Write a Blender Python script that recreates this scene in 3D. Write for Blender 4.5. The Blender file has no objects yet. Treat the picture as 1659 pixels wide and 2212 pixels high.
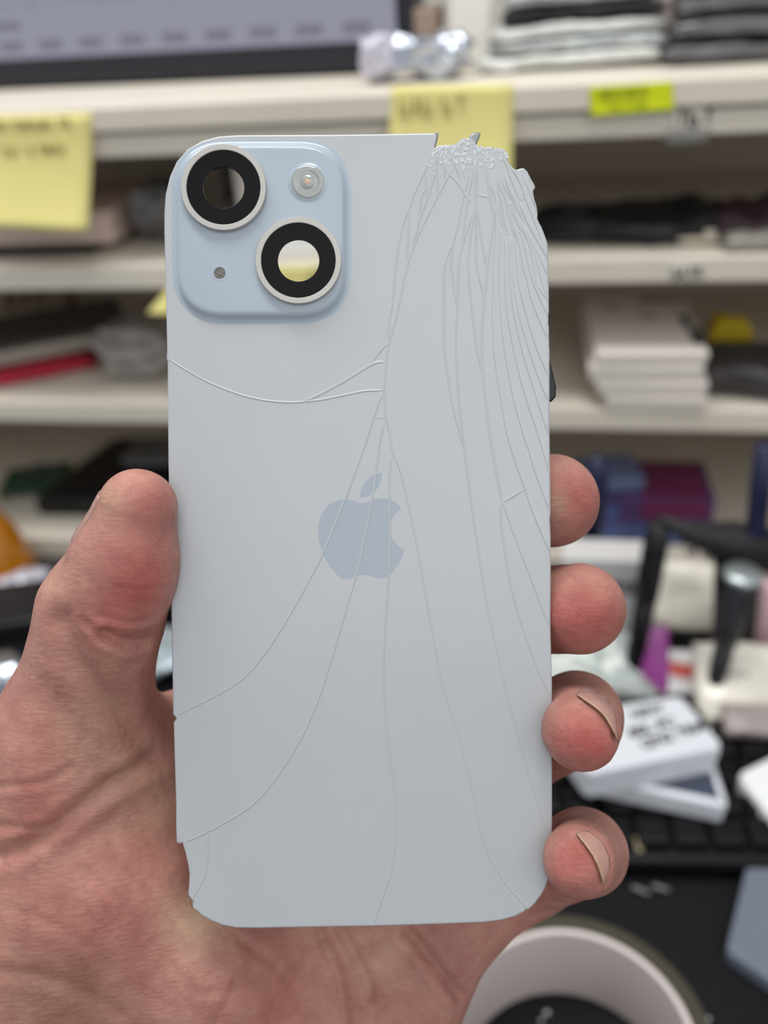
import bpy, bmesh, math, random
import numpy as np
from mathutils import Vector, Matrix, noise, geometry

random.seed(7)
C = bpy.context.scene.collection
SC = bpy.context.scene
PI = math.pi
R = math.radians

# ------------------------------------------------------------------ camera model (image taken as 1659 x 2212)
FPX, CX, CY = 1900.0, 829.5, 1106.0
DESK = 0.74                                   # desk top height
th, ro = R(32.0), R(4.3)
Fv = Vector((0, math.cos(th), -math.sin(th)))
R0 = Vector((1, 0, 0)); U0 = Vector((0, math.sin(th), math.cos(th)))
Uv = math.cos(ro)*U0 + math.sin(ro)*R0
Rv = math.cos(ro)*R0 - math.sin(ro)*U0
CAM = Vector((0, 0, DESK + 0.42))
MC = Matrix(((Rv.x, Uv.x, -Fv.x, CAM.x), (Rv.y, Uv.y, -Fv.y, CAM.y), (Rv.z, Uv.z, -Fv.z, CAM.z), (0, 0, 0, 1)))

def ray(x, y):
    return (x-CX)/FPX*Rv - (y-CY)/FPX*Uv + Fv

# shelf frame: u along the shelf, v into it, z above the desk
PSI = R(11.419)
Su = Vector((math.cos(PSI), -math.sin(PSI), 0)); Sv = Vector((math.sin(PSI), math.cos(PSI), 0))
SO = Vector((0, 0.58, DESK))
def S(u, v, z): return SO + u*Su + v*Sv + Vector((0, 0, z))
def on_front(x, y, v=0.0):                     # photo point -> (u, z) on the plane v
    r = ray(x, y); t = ((SO + v*Sv - CAM).dot(Sv))/r.dot(Sv); p = CAM + t*r - SO
    return p.dot(Su), p.z
def on_level(x, y, z=0.0):                     # photo point -> (u, v) on a horizontal surface z above the desk
    r = ray(x, y); t = (DESK + z - CAM.z)/r.z; p = CAM + t*r - SO
    return p.dot(Su), p.dot(Sv)
def desk_at(x, y, z=0.0):
    r = ray(x, y); t = (DESK + z - CAM.z)/r.z
    return CAM + t*r

# ------------------------------------------------------------------ materials
MATS = {}
def lin(c):
    return tuple(((v/255.0)/12.92 if v/255.0 <= 0.04045 else ((v/255.0+0.055)/1.055)**2.4) for v in c)
def mat(name, col, rough=0.5, metal=0.0, spec=0.5, coat=0.0, trans=0.0, ior=1.45, var=0.0, vscale=40.0,
        bump=0.0, bscale=200.0, alpha=1.0, emit=None, estr=1.0, detail=3.0):
    if name in MATS: return MATS[name]
    m = bpy.data.materials.new(name); m.use_nodes = True
    nt = m.node_tree; b = nt.nodes['Principled BSDF']
    c = lin(col)
    b.inputs['Base Color'].default_value = (*c, 1)
    b.inputs['Roughness'].default_value = rough
    b.inputs['Metallic'].default_value = metal
    b.inputs['Specular IOR Level'].default_value = spec
    b.inputs['Coat Weight'].default_value = coat
    b.inputs['Coat Roughness'].default_value = 0.08
    b.inputs['Transmission Weight'].default_value = trans
    b.inputs['IOR'].default_value = ior
    b.inputs['Alpha'].default_value = alpha
    tc = nt.nodes.new('ShaderNodeTexCoord')
    if var > 0:
        n = nt.nodes.new('ShaderNodeTexNoise'); n.inputs['Scale'].default_value = vscale; n.inputs['Detail'].default_value = detail
        nt.links.new(tc.outputs['Object'], n.inputs['Vector'])
        r = nt.nodes.new('ShaderNodeValToRGB')
        r.color_ramp.elements[0].position = 0.3; r.color_ramp.elements[1].position = 0.7
        r.color_ramp.elements[0].color = (*[x*(1-var) for x in c], 1)
        r.color_ramp.elements[1].color = (*[min(1, x*(1+var)) for x in c], 1)
        nt.links.new(n.outputs['Fac'], r.inputs['Fac']); nt.links.new(r.outputs['Color'], b.inputs['Base Color'])
    if bump > 0:
        n2 = nt.nodes.new('ShaderNodeTexNoise'); n2.inputs['Scale'].default_value = bscale; n2.inputs['Detail'].default_value = 4
        nt.links.new(tc.outputs['Object'], n2.inputs['Vector'])
        bp = nt.nodes.new('ShaderNodeBump'); bp.inputs['Strength'].default_value = bump; bp.inputs['Distance'].default_value = 0.002
        nt.links.new(n2.outputs['Fac'], bp.inputs['Height']); nt.links.new(bp.outputs['Normal'], b.inputs['Normal'])
    if emit is not None:
        b.inputs['Emission Color'].default_value = (*lin(emit), 1); b.inputs['Emission Strength'].default_value = estr
    MATS[name] = m
    return m

# ------------------------------------------------------------------ object helpers
def tag(o, label=None, cat=None, group=None, kind=None):
    if label: o['label'] = label
    if cat: o['category'] = cat
    if group: o['group'] = group
    if kind: o['kind'] = kind
    return o
def thing(name, loc, label, cat, rz=0.0, group=None, M=None):
    o = bpy.data.objects.new(name, None); C.objects.link(o)
    o.empty_display_size = 0.02
    if M is not None: o.matrix_world = M
    else:
        o.location = loc; o.rotation_euler = (0, 0, rz)
    return tag(o, label, cat, group)
def link(name, me, m, parent=None, loc=None, rz=None, smooth=False):
    o = bpy.data.objects.new(name, me); C.objects.link(o)
    for mm in (m if isinstance(m, (list, tuple)) else [m]): me.materials.append(mm)
    if smooth:
        for p in me.polygons: p.use_smooth = True
    if parent is not None: o.parent = parent
    if loc is not None: o.location = loc
    if rz is not None: o.rotation_euler = (0, 0, rz)
    return o
def fin(name, bm, m, parent=None, loc=None, rz=None, smooth=False):
    me = bpy.data.meshes.new(name); bm.normal_update(); bm.to_mesh(me); bm.free()
    return link(name, me, m, parent, loc, rz, smooth)
def bx(bm, c, s, bev=0.0, seg=2, M=None):
    r = bmesh.ops.create_cube(bm, size=1.0)
    vs = r['verts']
    for v in vs:
        v.co = Vector((v.co.x*s[0], v.co.y*s[1], v.co.z*s[2]))
    if bev > 0:
        es = list({e for v in vs for e in v.link_edges})
        rr = bmesh.ops.bevel(bm, geom=es, offset=min(bev, min(s)*0.49), segments=seg, profile=0.5, affect='EDGES')
        vs = list({v for f in rr['faces'] for v in f.verts} | {v for v in vs if v.is_valid})
        st = list(vs); seen = set(vs)
        while st:
            q = st.pop()
            for e in q.link_edges:
                w = e.other_vert(q)
                if w not in seen: seen.add(w); st.append(w)
        vs = list(seen)
    for v in vs:
        p = v.co + Vector(c)
        v.co = (M @ p) if M is not None else p
    return vs
def box(name, c, s, m, parent=None, bev=0.0015, loc=None, rz=None, M=None):
    bm = bmesh.new(); bx(bm, c, s, bev, 2, M)
    return fin(name, bm, m, parent, loc, rz)
def lathe(bm, prof, seg=64, M=None, cap0=False, cap1=False):
    rings = []
    for r, z in prof:
        ring = []
        for k in range(seg):
            a = 2*PI*k/seg
            p = Vector((r*math.cos(a), r*math.sin(a), z))
            ring.append(bm.verts.new(M @ p if M is not None else p))
        rings.append(ring)
    for a, b in zip(rings[:-1], rings[1:]):
        for k in range(seg):
            bm.faces.new((a[k], a[(k+1) % seg], b[(k+1) % seg], b[k]))
    if cap0: bm.faces.new(list(reversed(rings[0])))
    if cap1: bm.faces.new(rings[-1])
    return rings
def tube(bm, pts, rad, seg=10, caps=True):
    pts = [Vector(p) for p in pts]
    n = len(pts)
    rads = rad if isinstance(rad, (list, tuple)) else [rad]*n
    t0 = (pts[1]-pts[0]).normalized()
    up = Vector((0, 0, 1)) if abs(t0.z) < 0.9 else Vector((1, 0, 0))
    nx = t0.cross(up).normalized(); rings = []
    for i, p in enumerate(pts):
        t = (pts[min(i+1, n-1)] - pts[max(i-1, 0)]).normalized()
        nx = (nx - t*nx.dot(t)).normalized(); ny = t.cross(nx)
        rings.append([bm.verts.new(p + rads[i]*(math.cos(2*PI*k/seg)*nx + math.sin(2*PI*k/seg)*ny)) for k in range(seg)])
    for a, b in zip(rings[:-1], rings[1:]):
        for k in range(seg): bm.faces.new((a[k], a[(k+1) % seg], b[(k+1) % seg], b[k]))
    if caps:
        bm.faces.new(list(reversed(rings[0]))); bm.faces.new(rings[-1])
def spline(pts, step):                         # Catmull-Rom through 2-D or 3-D points, resampled
    P = [np.array(p, float) for p in pts]
    if len(P) == 2:
        n = max(2, int(np.linalg.norm(P[1]-P[0])/step)+1)
        return [P[0]+(P[1]-P[0])*t for t in np.linspace(0, 1, n)]
    out = []
    for i in range(len(P)-1):
        p0 = P[i-1] if i > 0 else 2*P[0]-P[1]; p1, p2 = P[i], P[i+1]
        p3 = P[i+2] if i+2 < len(P) else 2*P[-1]-P[-2]
        n = max(1, int(np.linalg.norm(p2-p1)/step))
        for k in range(n):
            t = k/n
            out.append(0.5*((2*p1)+(-p0+p2)*t+(2*p0-5*p1+4*p2-p3)*t*t+(-p0+3*p1-3*p2+p3)*t**3))
    out.append(P[-1])
    return out
def text_mesh(name, body, size, m, parent, M, thick=0.0002, shear=0.0, heavy=0.0):
    cu = bpy.data.curves.new(name, 'FONT'); cu.body = body; cu.size = size; cu.extrude = thick; cu.shear = shear
    cu.align_x = 'CENTER'; cu.align_y = 'CENTER'; cu.offset = heavy
    o = bpy.data.objects.new(name, cu); C.objects.link(o)
    bpy.context.view_layer.update()
    me = bpy.data.meshes.new_from_object(o.evaluated_get(bpy.context.evaluated_depsgraph_get()))
    bpy.data.objects.remove(o); bpy.data.curves.remove(cu)
    me.transform(M)
    return link(name, me, m, parent)
def frame(o, x, y, z=None):                    # matrix from origin and axes
    x = Vector(x).normalized(); y = Vector(y).normalized(); z = x.cross(y).normalized(); y = z.cross(x)
    return Matrix(((x.x, y.x, z.x, o[0]), (x.y, y.y, z.y, o[1]), (x.z, y.z, z.z, o[2]), (0, 0, 0, 1)))
def pouch_mesh(w, d, h, seed=0, amp=0.15, freq=40.0, cuts=14, pinch=0.6):
    # a soft flat bag: box subdivided, pinched to its seams and wrinkled; base on z = 0
    bm = bmesh.new(); bmesh.ops.create_cube(bm, size=2.0)
    bmesh.ops.subdivide_edges(bm, edges=bm.edges[:], cuts=cuts, use_grid_fill=True)
    off = Vector((seed*3.17, seed*1.31, seed*7.7))
    for v in bm.verts:
        x, y, z = v.co
        e = 1 - pinch*max(abs(x), abs(y))**4
        p = Vector((x*w/2, y*d/2, z*h/2*e))
        q = p*freq + off
        n1 = noise.noise(q) + 0.5*noise.noise(q*2.1) + 0.25*noise.noise(q*4.3)
        n2 = noise.noise(q + Vector((9, 4, 2)))
        p.z += n1*h*amp*(1 if z > -0.9 else 0.15)
        p.x += n2*w*0.02; p.y += n1*d*0.02
        v.co = p
    zm = min(v.co.z for v in bm.verts)
    for v in bm.verts: v.co.z -= zm
    return bm
def crumple_mesh(sx, sy, sz, seed=0, amp=0.35, freq=30.0, sub=4):
    bm = bmesh.new(); bmesh.ops.create_icosphere(bm, subdivisions=sub, radius=1.0)
    off = Vector((seed*5.1, seed*2.3, seed*1.7))
    for v in bm.verts:
        n = v.co.copy()
        c = Vector((math.copysign(abs(n.x)**0.6, n.x)*sx/2, math.copysign(abs(n.y)**0.6, n.y)*sy/2, math.copysign(abs(n.z)**0.6, n.z)*sz/2))
        q = c*freq + off
        k = (1-abs(noise.noise(q))*2*amp) * (1-abs(noise.noise(q*2.3))*amp)
        v.co = c*k
    zm = min(v.co.z for v in bm.verts)
    for v in bm.verts: v.co.z -= zm
    return bm
# ================================================================== CRACKED BACK PANEL
# camera-aligned millimetres: x right, y up, z towards the lens
def cm(x, y, d): return np.array([(x-CX)/FPX*d, -(y-CY)/FPX*d, -d])
PC = cm(773, 1145, 165.0)
pn = np.array([0.0, -0.03, 1.0]); pn /= np.linalg.norm(pn)
pex = np.array([1.0, 0.0, 0.0]); pey = np.cross(pn, pex)
def pl(x, y):                                  # photo point -> panel-local mm
    r = np.array([(x-CX)/FPX, -(y-CY)/FPX, -1.0])
    p = r*(PC.dot(pn)/r.dot(pn)) - PC
    return np.array([p.dot(pex), p.dot(pey)])
PM = MC @ Matrix.Translation(Vector(PC*0.001)) @ Matrix((
    (pex[0], pey[0], pn[0], 0), (pex[1], pey[1], pn[1], 0), (pex[2], pey[2], pn[2], 0), (0, 0, 0, 1)))
ZO = {1: (840, 280, 4.608), 2: (1000, 380, 8.295), 3: (780, 600, 3.95), 4: (780, 980, 3.95), 5: (360, 1250, 3.072),
      6: (800, 1450, 3.881), 7: (350, 740, 3.253), 8: (340, 1750, 4.608), 9: (620, 960, 5.184), 0: (0, 0, 1.0)}
def tr(*segs):
    out = []
    for k, pts in segs:
        ox, oy, s = ZO[k]
        out += [(ox+x/s, oy+y/s) for x, y in pts]
    return out
OUT = tr((0, [(354, 500), (354.2, 458), (357, 419), (366, 381), (381, 348), (405, 321), (437, 303), (472, 293.5), (514, 290.6), (613, 290), (720, 289.5), (840, 288)]),
    (1, [(450, 28), (495, 28), (488, 75), (465, 150), (450, 178), (472, 165), (500, 148), (530, 152), (560, 142), (595, 150), (620, 143), (645, 165), (672, 150), (700, 128), (720, 118),
         (740, 92), (748, 62), (765, 85), (790, 76), (830, 30), (910, 25), (905, 60), (885, 105), (870, 140), (880, 168), (920, 160), (960, 172), (1000, 162), (1030, 168), (1080, 182), (1120, 180),
         (1160, 192), (1175, 220), (1190, 238), (1188, 310), (1205, 335), (1230, 368), (1265, 395), (1300, 384), (1340, 375), (1380, 410), (1420, 490), (1450, 540), (1462, 570), (1440, 602),
         (1443, 640), (1452, 690), (1468, 735), (1478, 780), (1484, 830), (1482, 880), (1500, 925), (1520, 960), (1545, 1020), (1565, 1075), (1580, 1120), (1588, 1180), (1592, 1400), (1597, 1659)]),
    (3, [(1606, 290), (1600, 320), (1603, 350), (1600, 385), (1606, 420), (1608, 590), (1611, 600), (1612, 1100), (1609, 1120), (1616, 1659)]),
    (4, [(1620, 500), (1614, 560), (1621, 700), (1622, 1100), (1619, 1420), (1622, 1600)]),
    (6, [(1526, 100), (1526, 700), (1527, 1300), (1524, 1500), (1512, 1640), (1498, 1740), (1470, 1820), (1430, 1890), (1380, 1955), (1340, 1992), (1318, 2006), (1308, 2000), (1302, 2014), (1220, 2058), (1100, 2092), (950, 2111), (600, 2124), (20, 2142)]),
    (8, [(1659, 1168), (1000, 1180), (780, 1178), (640, 1150), (530, 1105), (440, 1055), (385, 1005), (352, 982), (340, 955), (352, 910), (328, 890), (302, 845), (310, 760), (316, 640), (300, 540), (275, 430), (245, 330), (215, 342), (186, 320), (181, 150)]),
    (5, [(60, 1500), (52, 1250), (44, 955), (62, 928), (40, 902), (36, 650), (26, 110)]),
    (7, [(42, 846), (37, 300), (36, 126), (28, 112), (33, 60), (32, 0)]))
CRACKS = [  # (kind, points)
 ('a', tr((1, [(448, 180), (430, 250), (370, 380), (330, 470), (250, 640), (205, 785), (160, 880), (130, 990), (100, 1130), (75, 1300), (55, 1500)]), (3, [(290, 0), (272, 190), (245, 330), (235, 430), (236, 500), (243, 548)]))),
 ('a', tr((1, [(645, 380), (600, 450), (540, 560), (470, 690), (420, 790), (350, 930), (280, 1080), (240, 1180), (190, 1330), (160, 1450), (138, 1550)]), (3, [(370, 0), (335, 175), (290, 370), (243, 550), (220, 690), (210, 790), (200, 900), (198, 1000), (205, 1100), (210, 1200), (225, 1245), (245, 1340), (268, 1480), (285, 1530)]),
           (4, [(330, 130), (380, 330), (430, 560), (470, 740), (510, 960), (545, 1170), (590, 1420), (640, 1700), (670, 1860)]), (6, [(640, 220), (700, 420), (760, 620), (810, 820), (860, 1020), (910, 1270), (950, 1420), (1010, 1570), (1090, 1710), (1170, 1820), (1250, 1910), (1320, 1992)]))),
 ('a', tr((1, [(205, 785), (200, 900), (190, 1100), (183, 1240), (190, 1330)]))),
 ('a', tr((1, [(370, 430), (370, 540), (362, 600), (330, 650), (315, 740), (300, 830), (298, 890)]))),
 ('a', tr((1, [(482, 200), (475, 330), (470, 415), (430, 540), (400, 640), (375, 710), (340, 800), (305, 890), (280, 1000), (255, 1090), (237, 1170)]))),
 ('a', tr((1, [(362, 430), (375, 600), (375, 700)]))), ('a', tr((1, [(480, 420), (485, 560), (475, 660), (450, 730)]))),
 ('a', tr((1, [(410, 430), (425, 520), (445, 440)]))), ('a', tr((1, [(530, 260), (550, 380), (555, 540)]))),
 ('b', tr((1, [(560, 400), (630, 460), (690, 530), (735, 590), (755, 635), (800, 690), (850, 735)]))),
 ('a', tr((1, [(600, 230), (650, 340), (690, 430), (712, 500)]))), ('a', tr((1, [(725, 400), (745, 450), (760, 490)]))),
 ('a', tr((1, [(800, 430), (770, 560), (740, 680), (700, 880), (650, 1090), (600, 1210), (560, 1340), (548, 1480)]), (3, [(707, 0), (703, 300), (707, 560), (725, 730), (755, 940), (790, 1130), (840, 1320), (868, 1440), (880, 1460)]))),
 ('a', tr((1, [(840, 370), (820, 500), (790, 660), (770, 800), (750, 960), (735, 1090), (722, 1165)]))),
 ('a', tr((1, [(650, 1090), (630, 1200), (620, 1330), (638, 1500)]), (3, [(780, 0), (795, 120), (815, 245)]))),
 ('a', tr((1, [(830, 830), (790, 970), (740, 1120), (705, 1260), (690, 1400)]), (3, [(828, 0), (820, 250), (808, 480), (808, 620), (820, 800), (830, 1000), (850, 1200), (880, 1460), (905, 1659)]), (4, [(910, 200), (950, 500), (1000, 820), (1050, 1140), (1100, 1420), (1160, 1680)]), (6, [(1100, 0), (1150, 220), (1220, 480), (1290, 740), (1360, 970), (1430, 1190), (1490, 1380), (1520, 1440)]))),
 ('a', tr((1, [(865, 370), (860, 560), (865, 730), (850, 830), (820, 1000), (800, 1180), (785, 1320), (795, 1500)]), (3, [(918, 0), (940, 230), (965, 430), (985, 600), (1015, 740), (1045, 825)]))),
 ('a', tr((1, [(880, 360), (872, 560), (865, 830), (868, 1050), (865, 1260), (885, 1420), (930, 1600)]), (3, [(1003, 0), (1025, 100), (1048, 175)]))),
 ('a', tr((1, [(865, 730), (900, 970), (940, 1200), (965, 1340), (980, 1370)]))),
 ('b', tr((1, [(960, 380), (990, 520), (1010, 660), (1045, 830), (1040, 950), (1010, 1140), (980, 1370)]), (3, [(1072, 0), (1050, 175), (1035, 400), (1030, 600), (1040, 800), (1055, 950), (1070, 1100), (1100, 1320), (1130, 1500)]), (4, [(1135, 0), (1170, 220), (1200, 385)]))),
 ('b', tr((1, [(875, 630), (930, 655), (1010, 665)]))),
 ('s', tr((1, [(1060, 820), (1065, 1000), (1050, 1200), (1035, 1400)]), (3, [(1125, 0), (1120, 300), (1130, 600), (1160, 850), (1200, 1090), (1240, 1320), (1290, 1500)]), (4, [(1340, 150), (1395, 300), (1450, 470), (1520, 640), (1580, 780), (1614, 870)]))),
 ('s', tr((1, [(1090, 960), (1105, 1100), (1097, 1300), (1098, 1500)]), (3, [(1175, 0), (1190, 330), (1220, 600), (1260, 850), (1310, 1080), (1370, 1300), (1430, 1480)]), (4, [(1480, 150), (1540, 310), (1590, 450), (1610, 520)]))),
 ('s', tr((1, [(1140, 1050), (1155, 1200), (1150, 1400)]), (3, [(1225, 0), (1245, 300), (1290, 570), (1350, 830), (1420, 1080), (1490, 1280), (1550, 1480)]), (4, [(1540, 0), (1606, 170)]))),
 ('s', tr((1, [(1190, 1050), (1195, 1200), (1200, 1450)]), (3, [(1268, 0), (1290, 230), (1340, 490), (1400, 720), (1480, 980), (1550, 1200), (1610, 1380)]))),
 ('s', tr((1, [(1215, 1080), (1225, 1250), (1232, 1500)]), (3, [(1295, 0), (1330, 250), (1390, 480), (1450, 680), (1530, 900), (1606, 1080)]))),
 ('s', tr((1, [(1240, 1060), (1262, 1250), (1283, 1500)]), (3, [(1340, 0), (1380, 220), (1440, 430), (1510, 640), (1604, 860)]))),
 ('s', tr((1, [(1260, 1020), (1300, 1180), (1340, 1400)]), (3, [(1408, 0), (1450, 180), (1520, 370), (1602, 550)]))),
 ('s', tr((1, [(1290, 1000), (1340, 1150), (1385, 1350)]), (3, [(1450, 0), (1510, 150), (1598, 340)]))),
 ('s', tr((1, [(1320, 960), (1390, 1140), (1440, 1350), (1464, 1540)]), (3, [(1500, 0), (1600, 210)]))),
 ('s', tr((1, [(1350, 990), (1430, 1180), (1490, 1400), (1550, 1620), (1590, 1720)]))), ('s', tr((1, [(1390, 1060), (1480, 1240), (1588, 1480)]))), ('s', tr((1, [(1380, 940), (1460, 1090), (1540, 1220), (1588, 1320)]))),
 ('s', tr((2, [(740, 0), (800, 200), (880, 380), (960, 500)]))), ('s', tr((1, [(1110, 250), (1165, 350)]), (2, [(830, 0), (900, 180), (960, 340), (1010, 420)]))),
 ('s', tr((1, [(1130, 240), (1200, 370)]), (2, [(950, 0), (1050, 200), (1110, 400), (1200, 620), (1290, 850), (1370, 1080), (1440, 1320), (1530, 1500)]))),
 ('s', tr((2, [(1060, 0), (1170, 250), (1210, 370), (1290, 560), (1330, 650)]))), ('s', tr((2, [(1130, 0), (1200, 130), (1280, 225)]))),
 ('a', tr((2, [(640, 100), (700, 260), (760, 420), (800, 560), (850, 760), (900, 1000), (960, 1180), (1000, 1300)]))),
 ('a', tr((2, [(620, 60), (640, 300), (680, 460), (720, 700), (760, 900), (820, 1040)]))), ('a', tr((2, [(480, 150), (560, 330), (580, 480)]))),
 ('a', tr((2, [(620, 480), (610, 680), (610, 860)]))), ('s', tr((2, [(1000, 480), (1110, 760), (1180, 900), (1290, 1080), (1380, 1260)]))),
 ('a', tr((2, [(680, 60), (800, 300), (920, 480), (1000, 640), (1080, 800)]))), ('a', tr((2, [(850, 540), (930, 740), (1010, 900), (1100, 1080), (1180, 1240)]))),
 ('a', tr((2, [(760, 540), (820, 700), (880, 900), (960, 1060), (1060, 1260)]))), ('a', tr((2, [(660, 540), (660, 720), (700, 900), (720, 1050)]))),
 ('c', tr((2, [(1010, 430), (1090, 420), (1170, 390)]))), ('c', tr((2, [(530, 975), (580, 980)]))), ('c', tr((2, [(510, 1170), (580, 1180)]))),
 ('c', tr((2, [(610, 930), (670, 940)]))), ('c', tr((2, [(670, 1050), (740, 1053), (820, 1050)]))), ('c', tr((2, [(740, 1200), (800, 1210)]))), ('c', tr((2, [(760, 510), (840, 512), (920, 520)]))),
 ('c', tr((2, [(560, 460), (650, 460)]))), ('c', tr((2, [(830, 720), (960, 660)]))), ('c', tr((2, [(1140, 1440), (1190, 1430)]))), ('c', tr((2, [(1340, 1330), (1420, 1330)]))),
 ('c', tr((2, [(1020, 1300), (1060, 1310)]))), ('c', tr((2, [(640, 545), (680, 550)]))), ('c', tr((2, [(690, 860), (740, 880)]))), ('c', tr((2, [(940, 1010), (1040, 1020)]))), ('c', tr((2, [(1060, 1170), (1110, 1200)]))),
 ('c', tr((2, [(1000, 900), (1060, 910)]))), ('c', tr((2, [(880, 560), (1000, 640)]))), ('c', tr((2, [(810, 200), (890, 170)]))),
 ('a', tr((7, [(40, 112), (150, 180), (300, 265), (450, 330), (600, 380), (750, 410), (900, 420), (1000, 415), (1130, 400), (1300, 365), (1430, 340), (1560, 335)]))),
 ('b', tr((7, [(985, 415), (1100, 365), (1250, 285), (1400, 195), (1480, 148), (1530, 135), (1575, 135)]))),
 ('a', tr((7, [(1480, 142), (1490, 120), (1520, 80), (1560, 30), (1598, 0)]))),
 ('a', tr((7, [(1550, 360), (1520, 430), (1490, 520), (1440, 680)]), (9, [(875, 0), (650, 610), (400, 1220)]), (5, [(950, 0), (850, 180), (750, 350), (640, 510), (540, 630), (440, 710), (300, 790), (180, 850), (80, 903)]))),
 ('a', tr((7, [(1490, 528), (1565, 528)]))), ('a', tr((7, [(1555, 568), (1582, 570)]))),
 ('a', tr((7, [(1560, 560), (1530, 700)]), (9, [(1040, 0), (970, 500), (890, 930), (780, 1460)]), (5, [(1250, 0), (1180, 240), (1100, 510), (1010, 790), (900, 1040), (770, 1260), (640, 1430), (500, 1550), (270, 1680), (100, 1755)]))),
 ('a', tr((4, [(275, 10), (262, 40), (248, 100), (240, 300), (248, 700), (235, 1040), (205, 1500), (190, 1800)]), (6, [(108, 0), (120, 340), (150, 620), (190, 900), (210, 1150), (210, 1380), (185, 1600), (150, 1750), (90, 1920), (20, 2140)]))),
 ('a', tr((8, [(490, 222), (505, 400), (480, 600), (420, 750), (350, 885)]))),
 ('a', tr((4, [(1200, 385), (1270, 590), (1370, 860), (1460, 1090), (1530, 1280), (1595, 1440), (1614, 1500)]))),
 ('a', tr((4, [(1195, 395), (1187, 500), (1200, 650), (1240, 920), (1290, 1180), (1370, 1460), (1470, 1740), (1560, 1950)]), (6, [(1420, 0), (1480, 150), (1512, 200)]))),
 ('b', tr((4, [(1200, 385), (1220, 400), (1300, 355), (1395, 297)]))),
]
def inpoly(pts, poly):
    x, y = pts[:, 0], pts[:, 1]; c = np.zeros(len(pts), bool); n = len(poly); j = n-1
    for i in range(n):
        xi, yi = poly[i]; xj, yj = poly[j]
        if yi != yj:
            c ^= ((yi > y) != (yj > y)) & (x < (xj-xi)*(y-yi)/(yj-yi)+xi)
        j = i
    return c
def cdt_fill(outer, holes=()):
    vs, es = [], []
    for L in [outer]+list(holes):
        s = len(vs); n = len(L)
        vs += [Vector((p[0], p[1])) for p in L]; es += [(s+i, s+(i+1) % n) for i in range(n)]
    v2, e2, f2, *_ = geometry.delaunay_2d_cdt(vs, es, [], 0, 1e-5)
    v2 = np.array([(p.x, p.y) for p in v2])
    cen = np.array([v2[list(f)].mean(axis=0) for f in f2])
    ok = inpoly(cen, outer)
    for h in holes: ok &= ~inpoly(cen, h)
    return v2, [f for f, k in zip(f2, ok) if k]
def inset(poly, d):
    P = np.array(poly); n = len(P); out = []
    area = 0.5*np.sum(P[:, 0]*np.roll(P[:, 1], -1)-np.roll(P[:, 0], -1)*P[:, 1])
    sg = 1 if area > 0 else -1
    for i in range(n):
        a = P[i]-P[i-1]; b = P[(i+1) % n]-P[i]
        a = a/(np.linalg.norm(a)+1e-9); b = b/(np.linalg.norm(b)+1e-9)
        nn = np.array([-a[1]-b[1], a[0]+b[0]])*sg; l = np.linalg.norm(nn)
        nn = nn/l if l > 1e-6 else np.array([-a[1], a[0]])*sg
        k = 1.0/max(0.6, l/2)
        out.append(P[i]+nn*d*k)
    return np.array(out)
def circ(c, r, n=72): return np.array([(c[0]+r*math.cos(2*PI*k/n), c[1]+r*math.sin(2*PI*k/n)) for k in range(n)])
def solid_plate(bm, outer, holes, ztop, zbot, bevs, mi=0):
    # bevs: list of (inset, dz below top) from rim to top face
    rings = [(0.0, zbot)] + [(i, ztop-dz) for i, dz in bevs]
    loops = [inset(outer, i) if i > 0 else np.array(outer) for i, _ in rings]
    top = loops[-1]
    v2, fs = cdt_fill(top, holes)
    tv = [bm.verts.new((p[0], p[1], rings[-1][1])) for p in v2]
    for f in fs:
        try:
            ff = bm.faces.new([tv[i] for i in f]); ff.material_index = mi
        except ValueError: pass
    RL = [[bm.verts.new((p[0], p[1], z)) for p in L] for L, (_, z) in zip(loops[:-1], rings[:-1])]
    RL.append(tv[:len(top)])
    n = len(top)
    area = 0.5*np.sum(top[:, 0]*np.roll(top[:, 1], -1)-np.roll(top[:, 0], -1)*top[:, 1])
    for a, b in zip(RL[:-1], RL[1:]):
        for i in range(n):
            q = (a[i], a[(i+1) % n], b[(i+1) % n], b[i])
            try: bm.faces.new(q if area > 0 else q[::-1]).smooth = True
            except ValueError: pass
    v3, f3 = cdt_fill(loops[0], holes)
    bv = [bm.verts.new((p[0], p[1], zbot)) for p in v3]
    for f in f3:
        try: bm.faces.new([bv[i] for i in reversed(f)])
        except ValueError: pass
    s = len(top); t = len(loops[0])
    for h in holes:
        m = len(h)
        for i in range(m):
            try: bm.faces.new((tv[s+i], tv[s+(i+1) % m], bv[t+(i+1) % m], bv[t+i]))
            except ValueError: pass
        s += m; t += m
    return bm
MMS = 0.001
def scale_bm(bm):
    for v in bm.verts: v.co *= MMS
    return bm

glassback = mat('satin_pale_blue_glass', (173, 177, 181), rough=0.25, spec=0.8, var=0.012, vscale=60)
glasspad = mat('pale_blue_plateau_glass', (163, 175, 186), rough=0.2, spec=0.5)
logomat = mat('polished_emblem', (152, 162, 173), rough=0.16, spec=0.6)
panel = thing('phone_back_panel', None, 'cracked pale blue glass back panel of a smartphone held upright in the hand', 'phone back panel', M=PM)
outer = np.array([pl(*p) for p in OUT])
LENS = [((487.5, 413.5), 90.0), ((647.0, 569.0), 91.0)]
lensc = [(pl(*c), r*165/FPX) for c, r in LENS]
holes = [circ(c, r*0.80) for c, r in lensc]
bm = bmesh.new(); solid_plate(bm, outer, holes, 0.0, -0.85, [(0.0, 0.38), (0.06, 0.17), (0.19, 0.05), (0.42, 0.0)])
scale_bm(bm)
gp = fin('glass_plate', bm, glassback, panel)
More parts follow.
